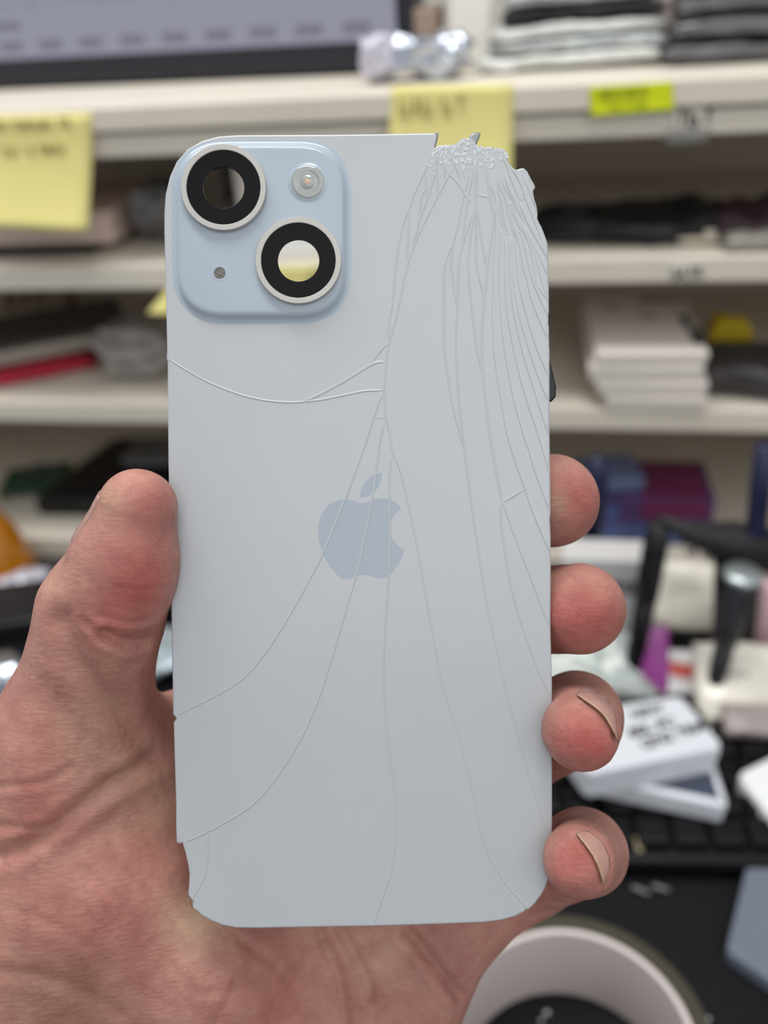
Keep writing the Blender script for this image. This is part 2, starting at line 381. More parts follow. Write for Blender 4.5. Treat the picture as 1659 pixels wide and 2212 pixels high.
# crack ridges: steps where the pieces sit at slightly different heights
prof = {'a': [(-0.19, 0.0), (-0.06, 0.085), (0.06, 0.085), (0.19, 0.0)], 'b': [(-0.34, 0.0), (-0.08, 0.10), (0.08, 0.08), (0.20, 0.0)],
        's': [(-0.10, 0.0), (0.04, 0.11), (0.28, 0.075), (1.0, 0.0)], 'c': [(-0.16, 0.0), (-0.05, 0.09), (0.05, 0.09), (0.22, 0.0)]}
cb = bmesh.new(); clip = inset(outer, 0.22)
for ci, (kind, pts) in enumerate(CRACKS):
    L = [pl(*p) for p in pts]
    K = [L[0]]
    for q in L[1:]:
        if np.linalg.norm(q-K[-1]) > 0.55 and (len(K) < 2 or np.dot(q-K[-1], K[-1]-K[-2]) > -0.2*np.linalg.norm(q-K[-1])*np.linalg.norm(K[-1]-K[-2])): K.append(q)
    L = spline(K, 0.5) if len(K) > 1 else spline(L, 0.5)
    L = np.array(L); L = L[inpoly(L, clip)]; n = len(L)
    if n < 3: continue
    pr = prof[kind]; prev = None
    for i, p in enumerate(L):
        t = L[min(i+1, n-1)]-L[max(i-1, 0)]; t = t/(np.linalg.norm(t)+1e-9)
        if t[1] > 0 or (abs(t[1]) < 1e-6 and t[0] < 0): t = -t if False else t
        nn = np.array([-t[1], t[0]])
        e = min(1.0, (i+0.35)/2.5, (n-1-i+0.35)/2.5)
        row = []
        for o, h in pr:
            k_ = 0.5+0.5*e
            for _ in range(6):
                if inpoly(np.array([[p[0]+nn[0]*o*k_, p[1]+nn[1]*o*k_]]), clip)[0]: break
                k_ *= 0.7
            row.append(cb.verts.new((p[0]+nn[0]*o*k_, p[1]+nn[1]*o*k_, 0.004+0.00012*ci+h*e)))
        if prev:
            for k in range(len(pr)-1):
                f = cb.faces.new((prev[k], row[k], row[k+1], prev[k+1])); f.smooth = True
        prev = row
for f in cb.faces:
    f.normal_update()
    if f.normal.z < 0: f.normal_flip()
scale_bm(cb); fin('crack_lines', cb, glassback, panel)
# crushed corner: hundreds of tiny tilted chips
crushed = mat('crushed_white_glass', (192, 196, 200), rough=0.25, spec=0.7, var=0.05, vscale=900)
chips = bmesh.new(); rnd = random.Random(3)
ZONE = np.array([pl(*p) for p in tr((1, [(372, 395), (450, 190), (530, 160), (650, 165), (745, 80), (870, 150), (1100, 185), (1180, 240), (1180, 330), (1110, 400), (960, 380), (860, 360), (780, 420), (640, 330), (480, 400)]))])
ZONE2 = np.array([pl(*p) for p in tr((2, [(560, 380), (760, 480), (1010, 470), (1110, 760), (1080, 900), (1120, 1180), (960, 1200), (640, 1060), (590, 760)]))])
def chip(x, y, s, tilt, z0):
    a = rnd.random()*6.28; n = rnd.choice((3, 4, 4)); gx, gy = rnd.uniform(-tilt, tilt), rnd.uniform(-tilt, tilt)
    v = []
    for k in range(n):
        r = s*rnd.uniform(0.5, 1.0); b = a+2*PI*(k+rnd.uniform(-.25, .25))/n
        dx, dy = r*math.cos(b), r*math.sin(b)
        v.append(chips.verts.new((x+dx, y+dy, z0+max(0.0, s*tilt)+gx*dx+gy*dy)))
    top = chips.faces.new(v)
    lo = [chips.verts.new((q.co.x*1.0, q.co.y, 0.002)) for q in v]
    for k in range(n): chips.faces.new((v[k-1], v[k], lo[k], lo[k-1]))
for zone, cnt, s0, s1, tilt in ((ZONE, 130, 0.2, 0.7, 0.07), (ZONE, 420, 0.06, 0.22, 0.16)):
    mn, mx = zone.min(0), zone.max(0); k = 0
    while k < cnt:
        p = np.array([[rnd.uniform(mn[0], mx[0]), rnd.uniform(mn[1], mx[1])]])
        if inpoly(p, zone)[0]:
            k += 1; chip(p[0, 0], p[0, 1], rnd.uniform(s0, s1), tilt, 0.006)
bmesh.ops.recalc_face_normals(chips, faces=chips.faces[:])
scale_bm(chips); tag(fin('crushed_glass', chips, crushed, panel), 'crushed white glass chips at the broken corner', kind='stuff')
clear = mat('clear_glass_splinter', (240, 242, 236), rough=0.02, trans=1.0, ior=1.25)
for sp_ in (tr((1, [(448, 28), (497, 26), (490, 78), (470, 150), (455, 185), (462, 90)])), tr((1, [(790, 78), (828, 28), (915, 22), (908, 62), (872, 145), (845, 120)])), tr((8, [(300, 846), (318, 862), (356, 905), (354, 955), (342, 978), (326, 930), (322, 895)]))):
    b2 = bmesh.new(); solid_plate(b2, np.array([pl(*p) for p in sp_]), [], 0.05, -0.7, [(0.0, 0.25), (0.22, 0.0)])
    bmesh.ops.recalc_face_normals(b2, faces=b2.faces[:])
    scale_bm(b2); tag(fin('glass_splinter', b2, clear, panel), 'clear splinter at the broken rim')
# camera plateau
def rrect(x0, y0, x1, y1, r, n=14):
    out = []
    for cxx, cyy, a0 in ((x1-r, y1-r, 0), (x0+r, y1-r, 90), (x0+r, y0+r, 180), (x1-r, y0+r, 270)):
        for k in range(n+1):
            a = R(a0+90*k/n); c, s = math.cos(a), math.sin(a)
            q = 2/2.5
            out.append((cxx+r*math.copysign(abs(c)**q, c), cyy+r*math.copysign(abs(s)**q, s)))
    return np.array(out)
a0, a1 = pl(373, 700), pl(759, 302)
base = rrect(a0[0], a0[1], a1[0], a1[1], 10.5)
pb = bmesh.new()
steps = [(0.0, 0.006), (0.35, 0.05), (0.75, 0.20), (1.05, 0.45), (1.3, 0.75), (1.55, 0.98), (1.9, 1.12), (2.4, 1.17)]
loops = [[pb.verts.new((p[0], p[1], z)) for p in inset(base, i)] if i > 0 else [pb.verts.new((p[0], p[1], z)) for p in base] for i, z in steps[:-1]]
topo = inset(base, steps[-1][0]); ztop = steps[-1][1]
v2, fs = cdt_fill(topo, holes); tv = [pb.verts.new((p[0], p[1], ztop)) for p in v2]
for f in fs:
    ff = pb.faces.new([tv[i] for i in f]); ff.smooth = True
loops.append(tv[:len(topo)]); n = len(topo)
for a, b in zip(loops[:-1], loops[1:]):
    for i in range(n): pb.faces.new((a[i], a[(i+1) % n], b[(i+1) % n], b[i])).smooth = True
scale_bm(pb); fin('camera_plateau', pb, glasspad, panel)
ringm = mat('brushed_silver_ring', (182, 179, 175), rough=0.45, metal=0.35, bump=0.05, bscale=3000)
blk = mat('black_lens_mask', (14, 14, 17), rough=0.22, spec=0.12)
lglass = mat('lens_cover_glass', (255, 255, 255), rough=0.0, trans=1.0, ior=1.08, spec=0.1)
for c, r in lensc:
    T = Matrix.Translation((c[0], c[1], 0))
    b = bmesh.new()
    lathe(b, [(r*0.995, ztop-0.1), (r, ztop+0.9), (r-0.04, ztop+1.14), (r-0.10, ztop+1.2), (r*0.875, ztop+1.2), (r*0.866, ztop+1.14), (r*0.862, ztop+0.85)], 96, T)
    for f in b.faces: f.smooth = False
    scale_bm(b); ring = fin('lens_ring', b, ringm, panel)
    tag(ring, 'silver lens ring')
    b = bmesh.new()
    lathe(b, [(r*0.865, ztop+0.92), (r*0.485, ztop+0.92), (r*0.48, ztop+0.5), (r*0.60, ztop-0.2), (r*0.79, -0.8), (r*0.79, ztop+0.6), (r*0.865, ztop+0.85)], 96, T)
    bmesh.ops.recalc_face_normals(b, faces=b.faces[:])
    scale_bm(b); tag(fin('lens_mask', b, blk, ring), 'black lens mask')
    b = bmesh.new()
    lathe(b, [(r*0.48, ztop+0.80), (r*0.48, ztop+0.86)], 72, T, True, True)
    bmesh.ops.recalc_face_normals(b, faces=b.faces[:])
    scale_bm(b); tag(fin('lens_cover', b, lglass, ring), 'clear lens cover')
fc = pl(666, 398.5); T = Matrix.Translation((fc[0], fc[1], ztop)); fr = 36.5*165/FPX
b = bmesh.new(); lathe(b, [(fr*1.18, 0.002), (fr*1.08, 0.06), (fr*1.02, 0.16), (fr*0.96, 0.20)], 56, T)
for f in b.faces: f.smooth = True
scale_bm(b); fl = fin('flash', b, glasspad, panel)
b = bmesh.new(); lathe(b, [(fr*0.97, 0.16), (fr*0.90, 0.30), (fr*0.75, 0.36), (fr*0.62, 0.22), (fr*0.45, 0.12), (fr*0.36, 0.3), (fr*0.2, 0.42), (fr*0.05, 0.45)], 56, T, False, True)
for f in b.faces: f.smooth = True
scale_bm(b); tag(fin('flash_dome', b, mat('flash_dome_plastic', (150, 156, 153), rough=0.08, spec=0.7, coat=0.5), fl), 'clear domed flash cover')
b = bmesh.new(); lathe(b, [(fr*0.17, 0.45), (fr*0.12, 0.49), (fr*0.03, 0.5)], 24, T, False, True)
for f in b.faces: f.smooth = True
scale_bm(b); tag(fin('flash_lamp', b, mat('flash_chip', (196, 166, 146), rough=0.3), fl), 'pale orange flash centre')
mc = pl(477, 593.5); T = Matrix.Translation((mc[0], mc[1], ztop)); mr = 12.5*165/FPX
b = bmesh.new(); lathe(b, [(mr*1.45, 0.002), (mr*1.2, 0.05), (mr*1.05, 0.05), (mr, 0.006)], 40, T)
for f in b.faces: f.smooth = True
scale_bm(b); mcO = fin('microphone_hole', b, glasspad, panel)
b = bmesh.new(); lathe(b, [(mr*1.02, 0.004), (mr*0.02, 0.02)], 40, T, False, True)
scale_bm(b); tag(fin('microphone_mesh', b, mat('microphone_mesh_metal', (108, 106, 100), rough=0.5, metal=0.3, var=0.6, vscale=7000, detail=0), mcO), 'grey microphone mesh')
# fruit shaped emblem, inlaid in the glass
BODY = tr((9, [(845, 660), (800, 652), (760, 637), (680, 612), (600, 615), (510, 650), (430, 715), (375, 810), (347, 920), (350, 1040), (375, 1150), (410, 1240), (470, 1350), (530, 1430), (590, 1490), (650, 1513), (710, 1503), (780, 1475), (860, 1463), (930, 1475), (1000, 1498), (1060, 1503), (1130, 1480), (1200, 1410), (1270, 1300), (1322, 1183)]))
BODY = spline(BODY, 4)[:-1] + spline(tr((9, [(1322, 1183), (1250, 1140), (1190, 1070), (1160, 980), (1160, 880), (1190, 810), (1240, 755), (1283, 725)])), 4)[:-1] + spline(tr((9, [(1283, 725), (1230, 660), (1160, 618), (1060, 602), (980, 612), (900, 642), (845, 660)])), 4)[:-1]
LEAF = spline(tr((9, [(1060, 318), (1055, 400), (1020, 480), (970, 540), (900, 585), (820, 600)])), 4)[:-1] + spline(tr((9, [(820, 600), (825, 530), (860, 450), (920, 375), (990, 332), (1060, 318)])), 4)[:-1]
b = bmesh.new()
for L in (BODY, LEAF):
    L = np.array([pl(*p) for p in L]); v2, fs = cdt_fill(L)
    vv = [b.verts.new((p[0], p[1], 0.0025)) for p in v2]
    for f in fs:
        ff = b.faces.new([vv[i] for i in f]); ff.normal_update()
        if ff.normal.z < 0: ff.normal_flip()
scale_bm(b); tag(fin('emblem', b, logomat, panel), 'polished bitten-apple emblem')
# small black tab stuck behind the right edge
q = [pl(1180, 775), pl(1191, 778), pl(1204, 835), pl(1203, 856), pl(1194, 866), pl(1180, 866)]
b = bmesh.new(); solid_plate(b, np.array(q), [], -0.88, -2.2, [(0.0, 0.3), (0.3, 0.0)]); scale_bm(b)
tag(fin('adhesive_tab', b, mat('black_adhesive', (18, 19, 24), rough=0.4), panel), 'small black tab behind the right edge')
# ================================================================== HAND (one continuous skin, modelled as a smooth blend of tapered limbs, millimetres)
def smin(a, b, k):
    h = np.clip(0.5+0.5*(b-a)/k, 0, 1)
    return b+(a-b)*h-k*h*(1-h)
def rcone(p, a, b, ra, rb):
    ba = b-a; l2 = float(ba.dot(ba)); pa = p-a
    t = np.clip((pa@ba)/l2, 0, 1)
    t2 = t
    d = np.sqrt(((pa-t2[:, None]*ba)**2).sum(1))
    return d-(ra+(rb-ra)*t2)
def ball(p, c, r, s=(1, 1, 1)):
    s = np.array(s); q = (p-c)/s
    return (np.sqrt((q*q).sum(1))-r)*min(s)
HP = {
 'W': (330, 2800, 212), 'TC': (40, 2250, 190), 'T1': (158, 1610, 181), 'T2': (222, 1318, 169.5), 'T3': (272, 1203, 163.0), 'T4': (297, 1098, 160.5),
 'I1': (505, 1600, 206), 'I2': (800, 1270, 207), 'I3': (1085, 1088, 191), 'I4': (1192, 1081, 175.5),
 'M1': (665, 1720, 208), 'M2': (960, 1440, 209), 'M3': (1150, 1316, 191), 'M4': (1251, 1316, 172.0),
 'R1': (800, 1850, 208), 'R2': (1090, 1640, 209), 'R3': (1247, 1548, 184), 'R4': (1256, 1582, 162.0),
 'L1': (925, 2010, 202), 'L2': (1150, 1878, 205), 'L3': (1262, 1840, 184), 'L4': (1250, 1860, 163.0),
 'H0': (650, 2560, 205), 'H1': (925, 2025, 200)}
HP = {k: cm(*v) for k, v in HP.items()}
def hand_sdf(p):
    P = HP
    palm = rcone(p, P['W'], P['I1'], 34, 15)
    palm = smin(palm, rcone(p, P['W']+np.array([12, 0, 0]), P['M1'], 34, 15), 8)
    palm = smin(palm, rcone(p, P['W']+np.array([22, 0, 0]), P['R1'], 32, 15), 8)
    palm = smin(palm, rcone(p, P['H0'], P['H1'], 24, 13.0), 10)
    then = rcone(p, P['TC'], P['T1'], 27, 14.2)
    then = smin(then, ball(p, cm(255, 1890, 189), 21.5), 12)
    then = smin(then, rcone(p, P['T1'], cm(480, 1660, 203), 12, 13), 10)       # web towards the first finger
    h = smin(palm, then, 14)
    h = smin(h, ball(p, cm(420, 2080, 192), 19), 12)
    thumb = rcone(p, P['T1'], P['T2'], 14.2, 11.7)
    thumb = smin(thumb, rcone(p, P['T2'], P['T3'], 11.6, 9.5), 2.5)
    thumb = smin(thumb, rcone(p, P['T3'], P['T4'], 9.5, 7.3), 1.5)
    thumb = smin(thumb, ball(p, cm(268, 1258, 164.5), 9.4), 2)
    h = smin(h, thumb, 9)
    fing = None
    for a, r in (('I', (12.5, 10.4, 9.4, 9.25)), ('M', (12.5, 10.6, 9.4, 8.9)), ('R', (12.5, 10.2, 9.0, 7.0)), ('L', (12.0, 9.6, 8.4, 6.7))):
        q = [P[a+str(i)] for i in (1, 2, 3, 4)]
        fd = rcone(p, q[0], q[1], r[0], r[1])
        fd = smin(fd, rcone(p, q[1], q[2], r[1], r[2]), 3)
        fd = smin(fd, rcone(p, q[2], q[3], r[2], r[3]), 2.5)
        fing = fd if fing is None else smin(fing, fd, 0.8)
    return smin(h, fing, 7)
def surface_nets(fn, lo, hi, h):
    n = [int((b-a)/h)+2 for a, b in zip(lo, hi)]
    ax = [lo[i]+h*np.arange(n[i]) for i in range(3)]
    vol = np.empty(n, np.float32)
    Yg, Zg = np.meshgrid(ax[1], ax[2], indexing='ij')
    base = np.stack([np.zeros(Yg.size), Yg.ravel(), Zg.ravel()], 1)
    for i in range(n[0]):
        base[:, 0] = ax[0][i]
        vol[i] = fn(base).reshape(n[1], n[2])
    ins = vol < 0
    c = [n[0]-1, n[1]-1, n[2]-1]
    def cor(a, o): return a[o[0]:o[0]+c[0], o[1]:o[1]+c[1], o[2]:o[2]+c[2]]
    cnt = np.zeros(c, np.int8)
    for i in range(8): cnt += cor(ins, (i & 1, i >> 1 & 1, i >> 2 & 1))
    act = (cnt > 0) & (cnt < 8)
    idx = -np.ones(c, np.int64); A = np.argwhere(act); idx[act] = np.arange(len(A))
    acc = np.zeros((len(A), 3)); num = np.zeros(len(A))
    for i in range(8):
        for d in range(3):
            if i >> d & 1: continue
            o = np.array((i & 1, i >> 1 & 1, i >> 2 & 1)); o2 = o.copy(); o2[d] = 1
            va = vol[tuple((A+o).T)]; vb = vol[tuple((A+o2).T)]
            m = (va < 0) != (vb < 0)
            t = np.where(m, va/np.where(m, va-vb, 1), 0)
            pt = np.tile(o.astype(float), (len(A), 1)); pt[:, d] += t
            acc[m] += pt[m]; num[m] += 1
    V = (A+acc/num[:, None])*h+np.array(lo)
    Q = []
    for d in range(3):
        e1, e2 = (d+1) % 3, (d+2) % 3
        sl0 = [slice(None)]*3; sl1 = [slice(None)]*3; sl0[d] = slice(0, -1); sl1[d] = slice(1, None)
        ch = ins[tuple(sl0)] != ins[tuple(sl1)]
        E = np.argwhere(ch); E = E[(E[:, e1] > 0) & (E[:, e2] > 0) & (E[:, e1] < c[e1]) & (E[:, e2] < c[e2])]
        q = []
        for s1, s2 in ((-1, -1), (0, -1), (0, 0), (-1, 0)):
            B = E.copy(); B[:, e1] += s1; B[:, e2] += s2; q.append(idx[tuple(B.T)])
        q = np.stack(q, 1); fl = ~ins[tuple(E.T)]; q[fl] = q[fl][:, ::-1]
        Q.append(q)
    Q = np.concatenate(Q); Q = Q[(Q >= 0).all(1)]
    return V, Q
lo = np.array([-100., -178., -252.]); hi = np.array([64., 16., -146.])
HV, HQ = surface_nets(hand_sdf, lo, hi, 1.15)
def hgrad(p, e=0.15):
    g = np.stack([hand_sdf(p+np.eye(3)[i]*e)-hand_sdf(p-np.eye(3)[i]*e) for i in range(3)], 1)
    return g/(np.linalg.norm(g, axis=1, keepdims=True)+1e-9)
_m = bpy.data.meshes.new('tmp'); _m.from_pydata(HV.tolist(), [], HQ.tolist()); _m.update()
_o = bpy.data.objects.new('tmp', _m); C.objects.link(_o); _s = _o.modifiers.new('s', 'SUBSURF'); _s.levels = 1
bpy.context.view_layer.update(); _e = _o.evaluated_get(bpy.context.evaluated_depsgraph_get()).to_mesh()
HV = np.empty(len(_e.vertices)*3); _e.vertices.foreach_get('co', HV); HV = HV.reshape(-1, 3)
HQ = np.empty(len(_e.loops), np.int32); _e.loops.foreach_get('vertex_index', HQ); HQ = HQ.reshape(-1, 4)
bpy.data.objects.remove(_o); bpy.data.meshes.remove(_m)
for _ in range(2): HV = HV - hgrad(HV)*hand_sdf(HV)[:, None]*0.8
HN = hgrad(HV)
px = CX+FPX*HV[:, 0]/-HV[:, 2]; py = CY-FPX*HV[:, 1]/-HV[:, 2]
facing = np.clip(HN[:, 2]*1.6, 0, 1)
def seg_d(pts):                                # distance in photo pixels to a polyline on the palm side
    best = np.full(len(px), 1e9)
    L = spline(pts, 12)
    for a, b in zip(L[:-1], L[1:]):
        d = b-a; l2 = d.dot(d)+1e-9
        t = np.clip(((px-a[0])*d[0]+(py-a[1])*d[1])/l2, 0, 1)
        best = np.minimum(best, np.hypot(px-a[0]-t*d[0], py-a[1]-t*d[1]))
    return best
FOLDS = [([(225, 1372), (270, 1388), (320, 1385), (362, 1362)], 12, 1.5), ([(180, 1340), (215, 1368), (240, 1378)], 8, 0.3),
 ([(235, 1360), (300, 1367), (355, 1350)], 7, 0.3), ([(215, 1330), (290, 1345), (350, 1330)], 6, 0.2), ([(250, 1268), (300, 1274), (360, 1270)], 5, 0.15),
 ([(130, 1345), (160, 1420), (225, 1500), (285, 1570), (330, 1625)], 26, 1.2), ([(0, 1852), (80, 1815), (160, 1755), (240, 1695), (330, 1640)], 16, 1.3),
 ([(120, 1790), (60, 1790), (0, 1785)], 9, 0.35), ([(0, 1700), (90, 1690), (150, 1660)], 9, 0.3), ([(330, 1560), (350, 1680), (372, 1720)], 7, 0.2),
 ([(880, 2010), (925, 2065), (960, 2110), (992, 2150)], 13, 1.7), ([(735, 2005), (760, 2050), (790, 2110), (800, 2150)], 11, 0.8), ([(690, 2010), (735, 2120), (745, 2212)], 10, 0.6),
 ([(520, 2030), (600, 2090), (640, 2150)], 10, 0.3), ([(180, 1880), (260, 1950), (330, 2040), (420, 2140)], 10, 0.25), ([(240, 1830), (320, 1920), (380, 1990)], 9, 0.25),
 ([(0, 2100), (120, 2120), (260, 2190)], 14, 0.4), ([(20, 1960), (140, 2010), (240, 2090)], 12, 0.2), ([(560, 2060), (500, 2150), (470, 2212)], 12, 0.3), ([(430, 2150), (560, 2130), (660, 2080)], 9, 0.2),
 ([(1243, 1508), (1273, 1524), (1299, 1545), (1318, 1574), (1331, 1603)], 6, 0.45), ([(1243, 1806), (1263, 1826), (1281, 1852), (1294, 1881), (1301, 1912)], 6, 0.4),
 ([(1330, 1640), (1338, 1615), (1330, 1590)], 6, 0.3)]
disp = np.zeros(len(HV))
for pts, w, dpt in FOLDS:
    d = seg_d([np.array(q, float) for q in pts]); disp -= dpt*np.exp(-(d/w)**2)*facing
    disp += 0.25*dpt*np.exp(-((d-2.2*w)/w)**2)*facing
for i in range(len(HV)):                       # gentle unevenness of the flesh
    q = Vector(HV[i])*0.06
    disp[i] += 0.35*noise.noise(q)+0.12*noise.noise(q*3.1)
HV2 = HV+HN*disp[:, None]
# skin tone of each spot: redness of pads, pale pressed flesh, olive palm
def blob(x, y, r): return np.exp(-(((px-x)**2+(py-y)**2)/(r*r)))
red = np.zeros(len(HV)); pale = np.zeros(len(HV)); oliv = np.zeros(len(HV))
for x, y, r, k in ((300, 1260, 75, .85), (235, 1340, 60, .45), (300, 1100, 80, .4), (1245, 1080, 55, .75), (1225, 1330, 75, .75), (1300, 1340, 60, .5), (1250, 1590, 62, .9), (1300, 1620, 40, .5), (1235, 1860, 60, .75),
                   (90, 1740, 70, .45), (130, 2010, 90, .35), (300, 1880, 120, .2), (640, 2120, 130, .3), (250, 2050, 110, .35), (110, 1600, 70, .3)):
    red += k*blob(x, y, r)*facing
for x, y, r, k in ((425, 1985, 70, .9), (1200, 1080, 28, .5), (230, 1080, 45, .45), (700, 2080, 120, .2), (180, 1620, 80, .2), (330, 1720, 110, .35), (90, 1250, 60, .3), (830, 2050, 60, .4)):
    pale += k*blob(x, y, r)*facing
for x, y, r, k in ((200, 1560, 110, .6), (170, 2130, 170, .6), (60, 1800, 120, .3), (1195, 1100, 40, .5), (1200, 1230, 40, .4), (20, 2200, 160, .5), (270, 1480, 60, .3)):
    oliv += k*blob(x, y, r)*facing
SK = np.array([lin((174, 126, 115))]*len(HV)); 
for m_, colr in ((np.clip(red, 0, 1), lin((176, 92, 88))), (np.clip(oliv, 0, 1), lin((150, 112, 98))), (np.clip(pale, 0, 1), lin((192, 162, 138)))):
    SK = SK*(1-m_[:, None])+np.array(colr)*m_[:, None]
HORG = cm(420, 1900, 195)
HM = MC @ Matrix.Translation(Vector(HORG*MMS))
me = bpy.data.meshes.new('skin')
me.from_pydata(((HV2-HORG)*MMS).tolist(), [], HQ.tolist()); me.update()
ca = me.color_attributes.new('Tone', 'FLOAT_COLOR', 'POINT')
ca.data.foreach_set('color', np.concatenate([SK, np.ones((len(SK), 1))], 1).astype(np.float32).ravel())
ridge = np.zeros(len(HV))
for x, y, r in ((300, 1120, 120), (300, 1230, 110), (1250, 1080, 110), (1270, 1310, 120), (1255, 1580, 110), (1240, 1860, 100), (960, 2060, 90)): ridge = np.maximum(ridge, blob(x, y, r))
cr = me.color_attributes.new('Ridge', 'FLOAT_COLOR', 'POINT')
cr.data.foreach_set('color', np.stack([ridge, ridge, ridge, np.ones(len(HV))], 1).astype(np.float32).ravel())
def skin_material():
    m = bpy.data.materials.new('skin'); m.use_nodes = True
    nt = m.node_tree; b = nt.nodes['Principled BSDF']; L = nt.links.new
    at = nt.nodes.new('ShaderNodeAttribute'); at.attribute_name = 'Tone'
    tc = nt.nodes.new('ShaderNodeTexCoord')
    n = nt.nodes.new('ShaderNodeTexNoise'); n.inputs['Scale'].default_value = 150; n.inputs['Detail'].default_value = 5; n.inputs['Roughness'].default_value = 0.6
    L(tc.outputs['Object'], n.inputs['Vector'])
    rp = nt.nodes.new('ShaderNodeValToRGB'); rp.color_ramp.elements[0].position = 0.35; rp.color_ramp.elements[1].position = 0.68
    rp.color_ramp.elements[0].color = (0.86, 0.77, 0.76, 1); rp.color_ramp.elements[1].color = (1.1, 1.13, 1.1, 1)
    L(n.outputs['Fac'], rp.inputs['Fac'])
    mx = nt.nodes.new('ShaderNodeMix'); mx.data_type = 'RGBA'; mx.blend_type = 'MULTIPLY'; mx.inputs[0].default_value = 1.0
    L(at.outputs['Color'], mx.inputs[6]); L(rp.outputs['Color'], mx.inputs[7])
    pass
    b.inputs['Roughness'].default_value = 0.52; b.inputs['Specular IOR Level'].default_value = 0.4
    b.inputs['Subsurface Weight'].default_value = 0.25; b.inputs['Subsurface Radius'].default_value = (1.0, 0.35, 0.2); b.inputs['Subsurface Scale'].default_value = 0.0025
    # papillary ridges and fine creases
    mp = nt.nodes.new('ShaderNodeMapping'); mp.inputs['Rotation'].default_value = (0, 0, R(35)); L(tc.outputs['Object'], mp.inputs['Vector'])
    w = nt.nodes.new('ShaderNodeTexWave'); w.wave_type = 'BANDS'; w.bands_direction = 'Y'; w.inputs['Scale'].default_value = 900; w.inputs['Distortion'].default_value = 12
    w.inputs['Detail'].default_value = 1.5; w.inputs['Detail Scale'].default_value = 0.12
    L(mp.outputs['Vector'], w.inputs['Vector'])
    v = nt.nodes.new('ShaderNodeTexVoronoi'); v.feature = 'DISTANCE_TO_EDGE'; v.inputs['Scale'].default_value = 720; mp2 = nt.nodes.new('ShaderNodeMapping'); mp2.inputs['Rotation'].default_value = (0, 0, R(50)); mp2.inputs['Scale'].default_value = (0.35, 1.25, 0.6); L(tc.outputs['Object'], mp2.inputs['Vector']); L(mp2.outputs['Vector'], v.inputs['Vector'])
    b1 = nt.nodes.new('ShaderNodeBump'); b1.inputs['Strength'].default_value = 0.2; b1.inputs['Distance'].default_value = 0.00012
    ra = nt.nodes.new('ShaderNodeAttribute'); ra.attribute_name = 'Ridge'
    ml = nt.nodes.new('ShaderNodeMath'); ml.operation = 'MULTIPLY'; L(ra.outputs['Fac'], ml.inputs[0]); ml.inputs[1].default_value = 0.75; L(ml.outputs[0], b1.inputs['Strength'])
    b2 = nt.nodes.new('ShaderNodeBump'); b2.inputs['Strength'].default_value = 0.5; b2.inputs['Distance'].default_value = 0.00022
    # line patterns tint the skin a little as well
    def ramp(sock, p0, c0, p1, c1):
        q = nt.nodes.new('ShaderNodeValToRGB'); q.color_ramp.elements[0].position = p0; q.color_ramp.elements[1].position = p1
        q.color_ramp.elements[0].color = (*c0, 1); q.color_ramp.elements[1].color = (*c1, 1); L(sock, q.inputs['Fac']); return q.outputs['Color']
    v2 = nt.nodes.new('ShaderNodeTexVoronoi'); v2.feature = 'DISTANCE_TO_EDGE'; v2.inputs['Scale'].default_value = 800
    mp3 = nt.nodes.new('ShaderNodeMapping'); mp3.inputs['Rotation'].default_value = (0, 0, R(-48)); mp3.inputs['Scale'].default_value = (0.3, 1.1, 0.6); L(tc.outputs['Object'], mp3.inputs['Vector']); L(mp3.outputs['Vector'], v2.inputs['Vector'])
    nm = nt.nodes.new('ShaderNodeTexNoise'); nm.inputs['Scale'].default_value = 90; nm.inputs['Detail'].default_value = 2; L(tc.outputs['Object'], nm.inputs['Vector'])
    def mult(a_, b_, fac):
        q = nt.nodes.new('ShaderNodeMix'); q.data_type = 'RGBA'; q.blend_type = 'MULTIPLY'; L(a_, q.inputs[6]); L(b_, q.inputs[7])
        if isinstance(fac, float): q.inputs[0].default_value = fac
        else: L(fac, q.inputs[0])
        return q.outputs[2]
    msk = ramp(nm.outputs['Fac'], 0.42, (0, 0, 0), 0.62, (1, 1, 1)); msi = ramp(nm.outputs['Fac'], 0.38, (1, 1, 1), 0.58, (0, 0, 0))
    colr = mult(mx.outputs[2], ramp(v.outputs['Distance'], 0.0, (0.90, 0.85, 0.85), 0.10, (1, 1, 1)), msk)
    colr = mult(colr, ramp(v2.outputs['Distance'], 0.0, (0.90, 0.85, 0.85), 0.10, (1, 1, 1)), msi)
    colr = mult(colr, ramp(w.outputs['Fac'], 0.1, (0.88, 0.84, 0.84), 0.7, (1.06, 1.08, 1.08)), ra.outputs['Fac'])
    L(colr, b.inputs['Base Color'])
    n3 = nt.nodes.new('ShaderNodeTexNoise'); n3.inputs['Scale'].default_value = 380; n3.inputs['Detail'].default_value = 4; L(tc.outputs['Object'], n3.inputs['Vector'])
    b3 = nt.nodes.new('ShaderNodeBump'); b3.inputs['Strength'].default_value = 0.3; b3.inputs['Distance'].default_value = 0.0006
    L(w.outputs['Fac'], b1.inputs['Height']); L(v.outputs['Distance'], b2.inputs['Height']); L(n3.outputs['Fac'], b3.inputs['Height'])
    L(b1.outputs['Normal'], b2.inputs['Normal']); L(b2.outputs['Normal'], b3.inputs['Normal']); L(b3.outputs['Normal'], b.inputs['Normal'])
    return m
hand = link('hand', me, skin_material(), smooth=True)
hand.matrix_world = HM
tag(hand, 'bare left hand with palm up holding the cracked glass back panel', 'hand')
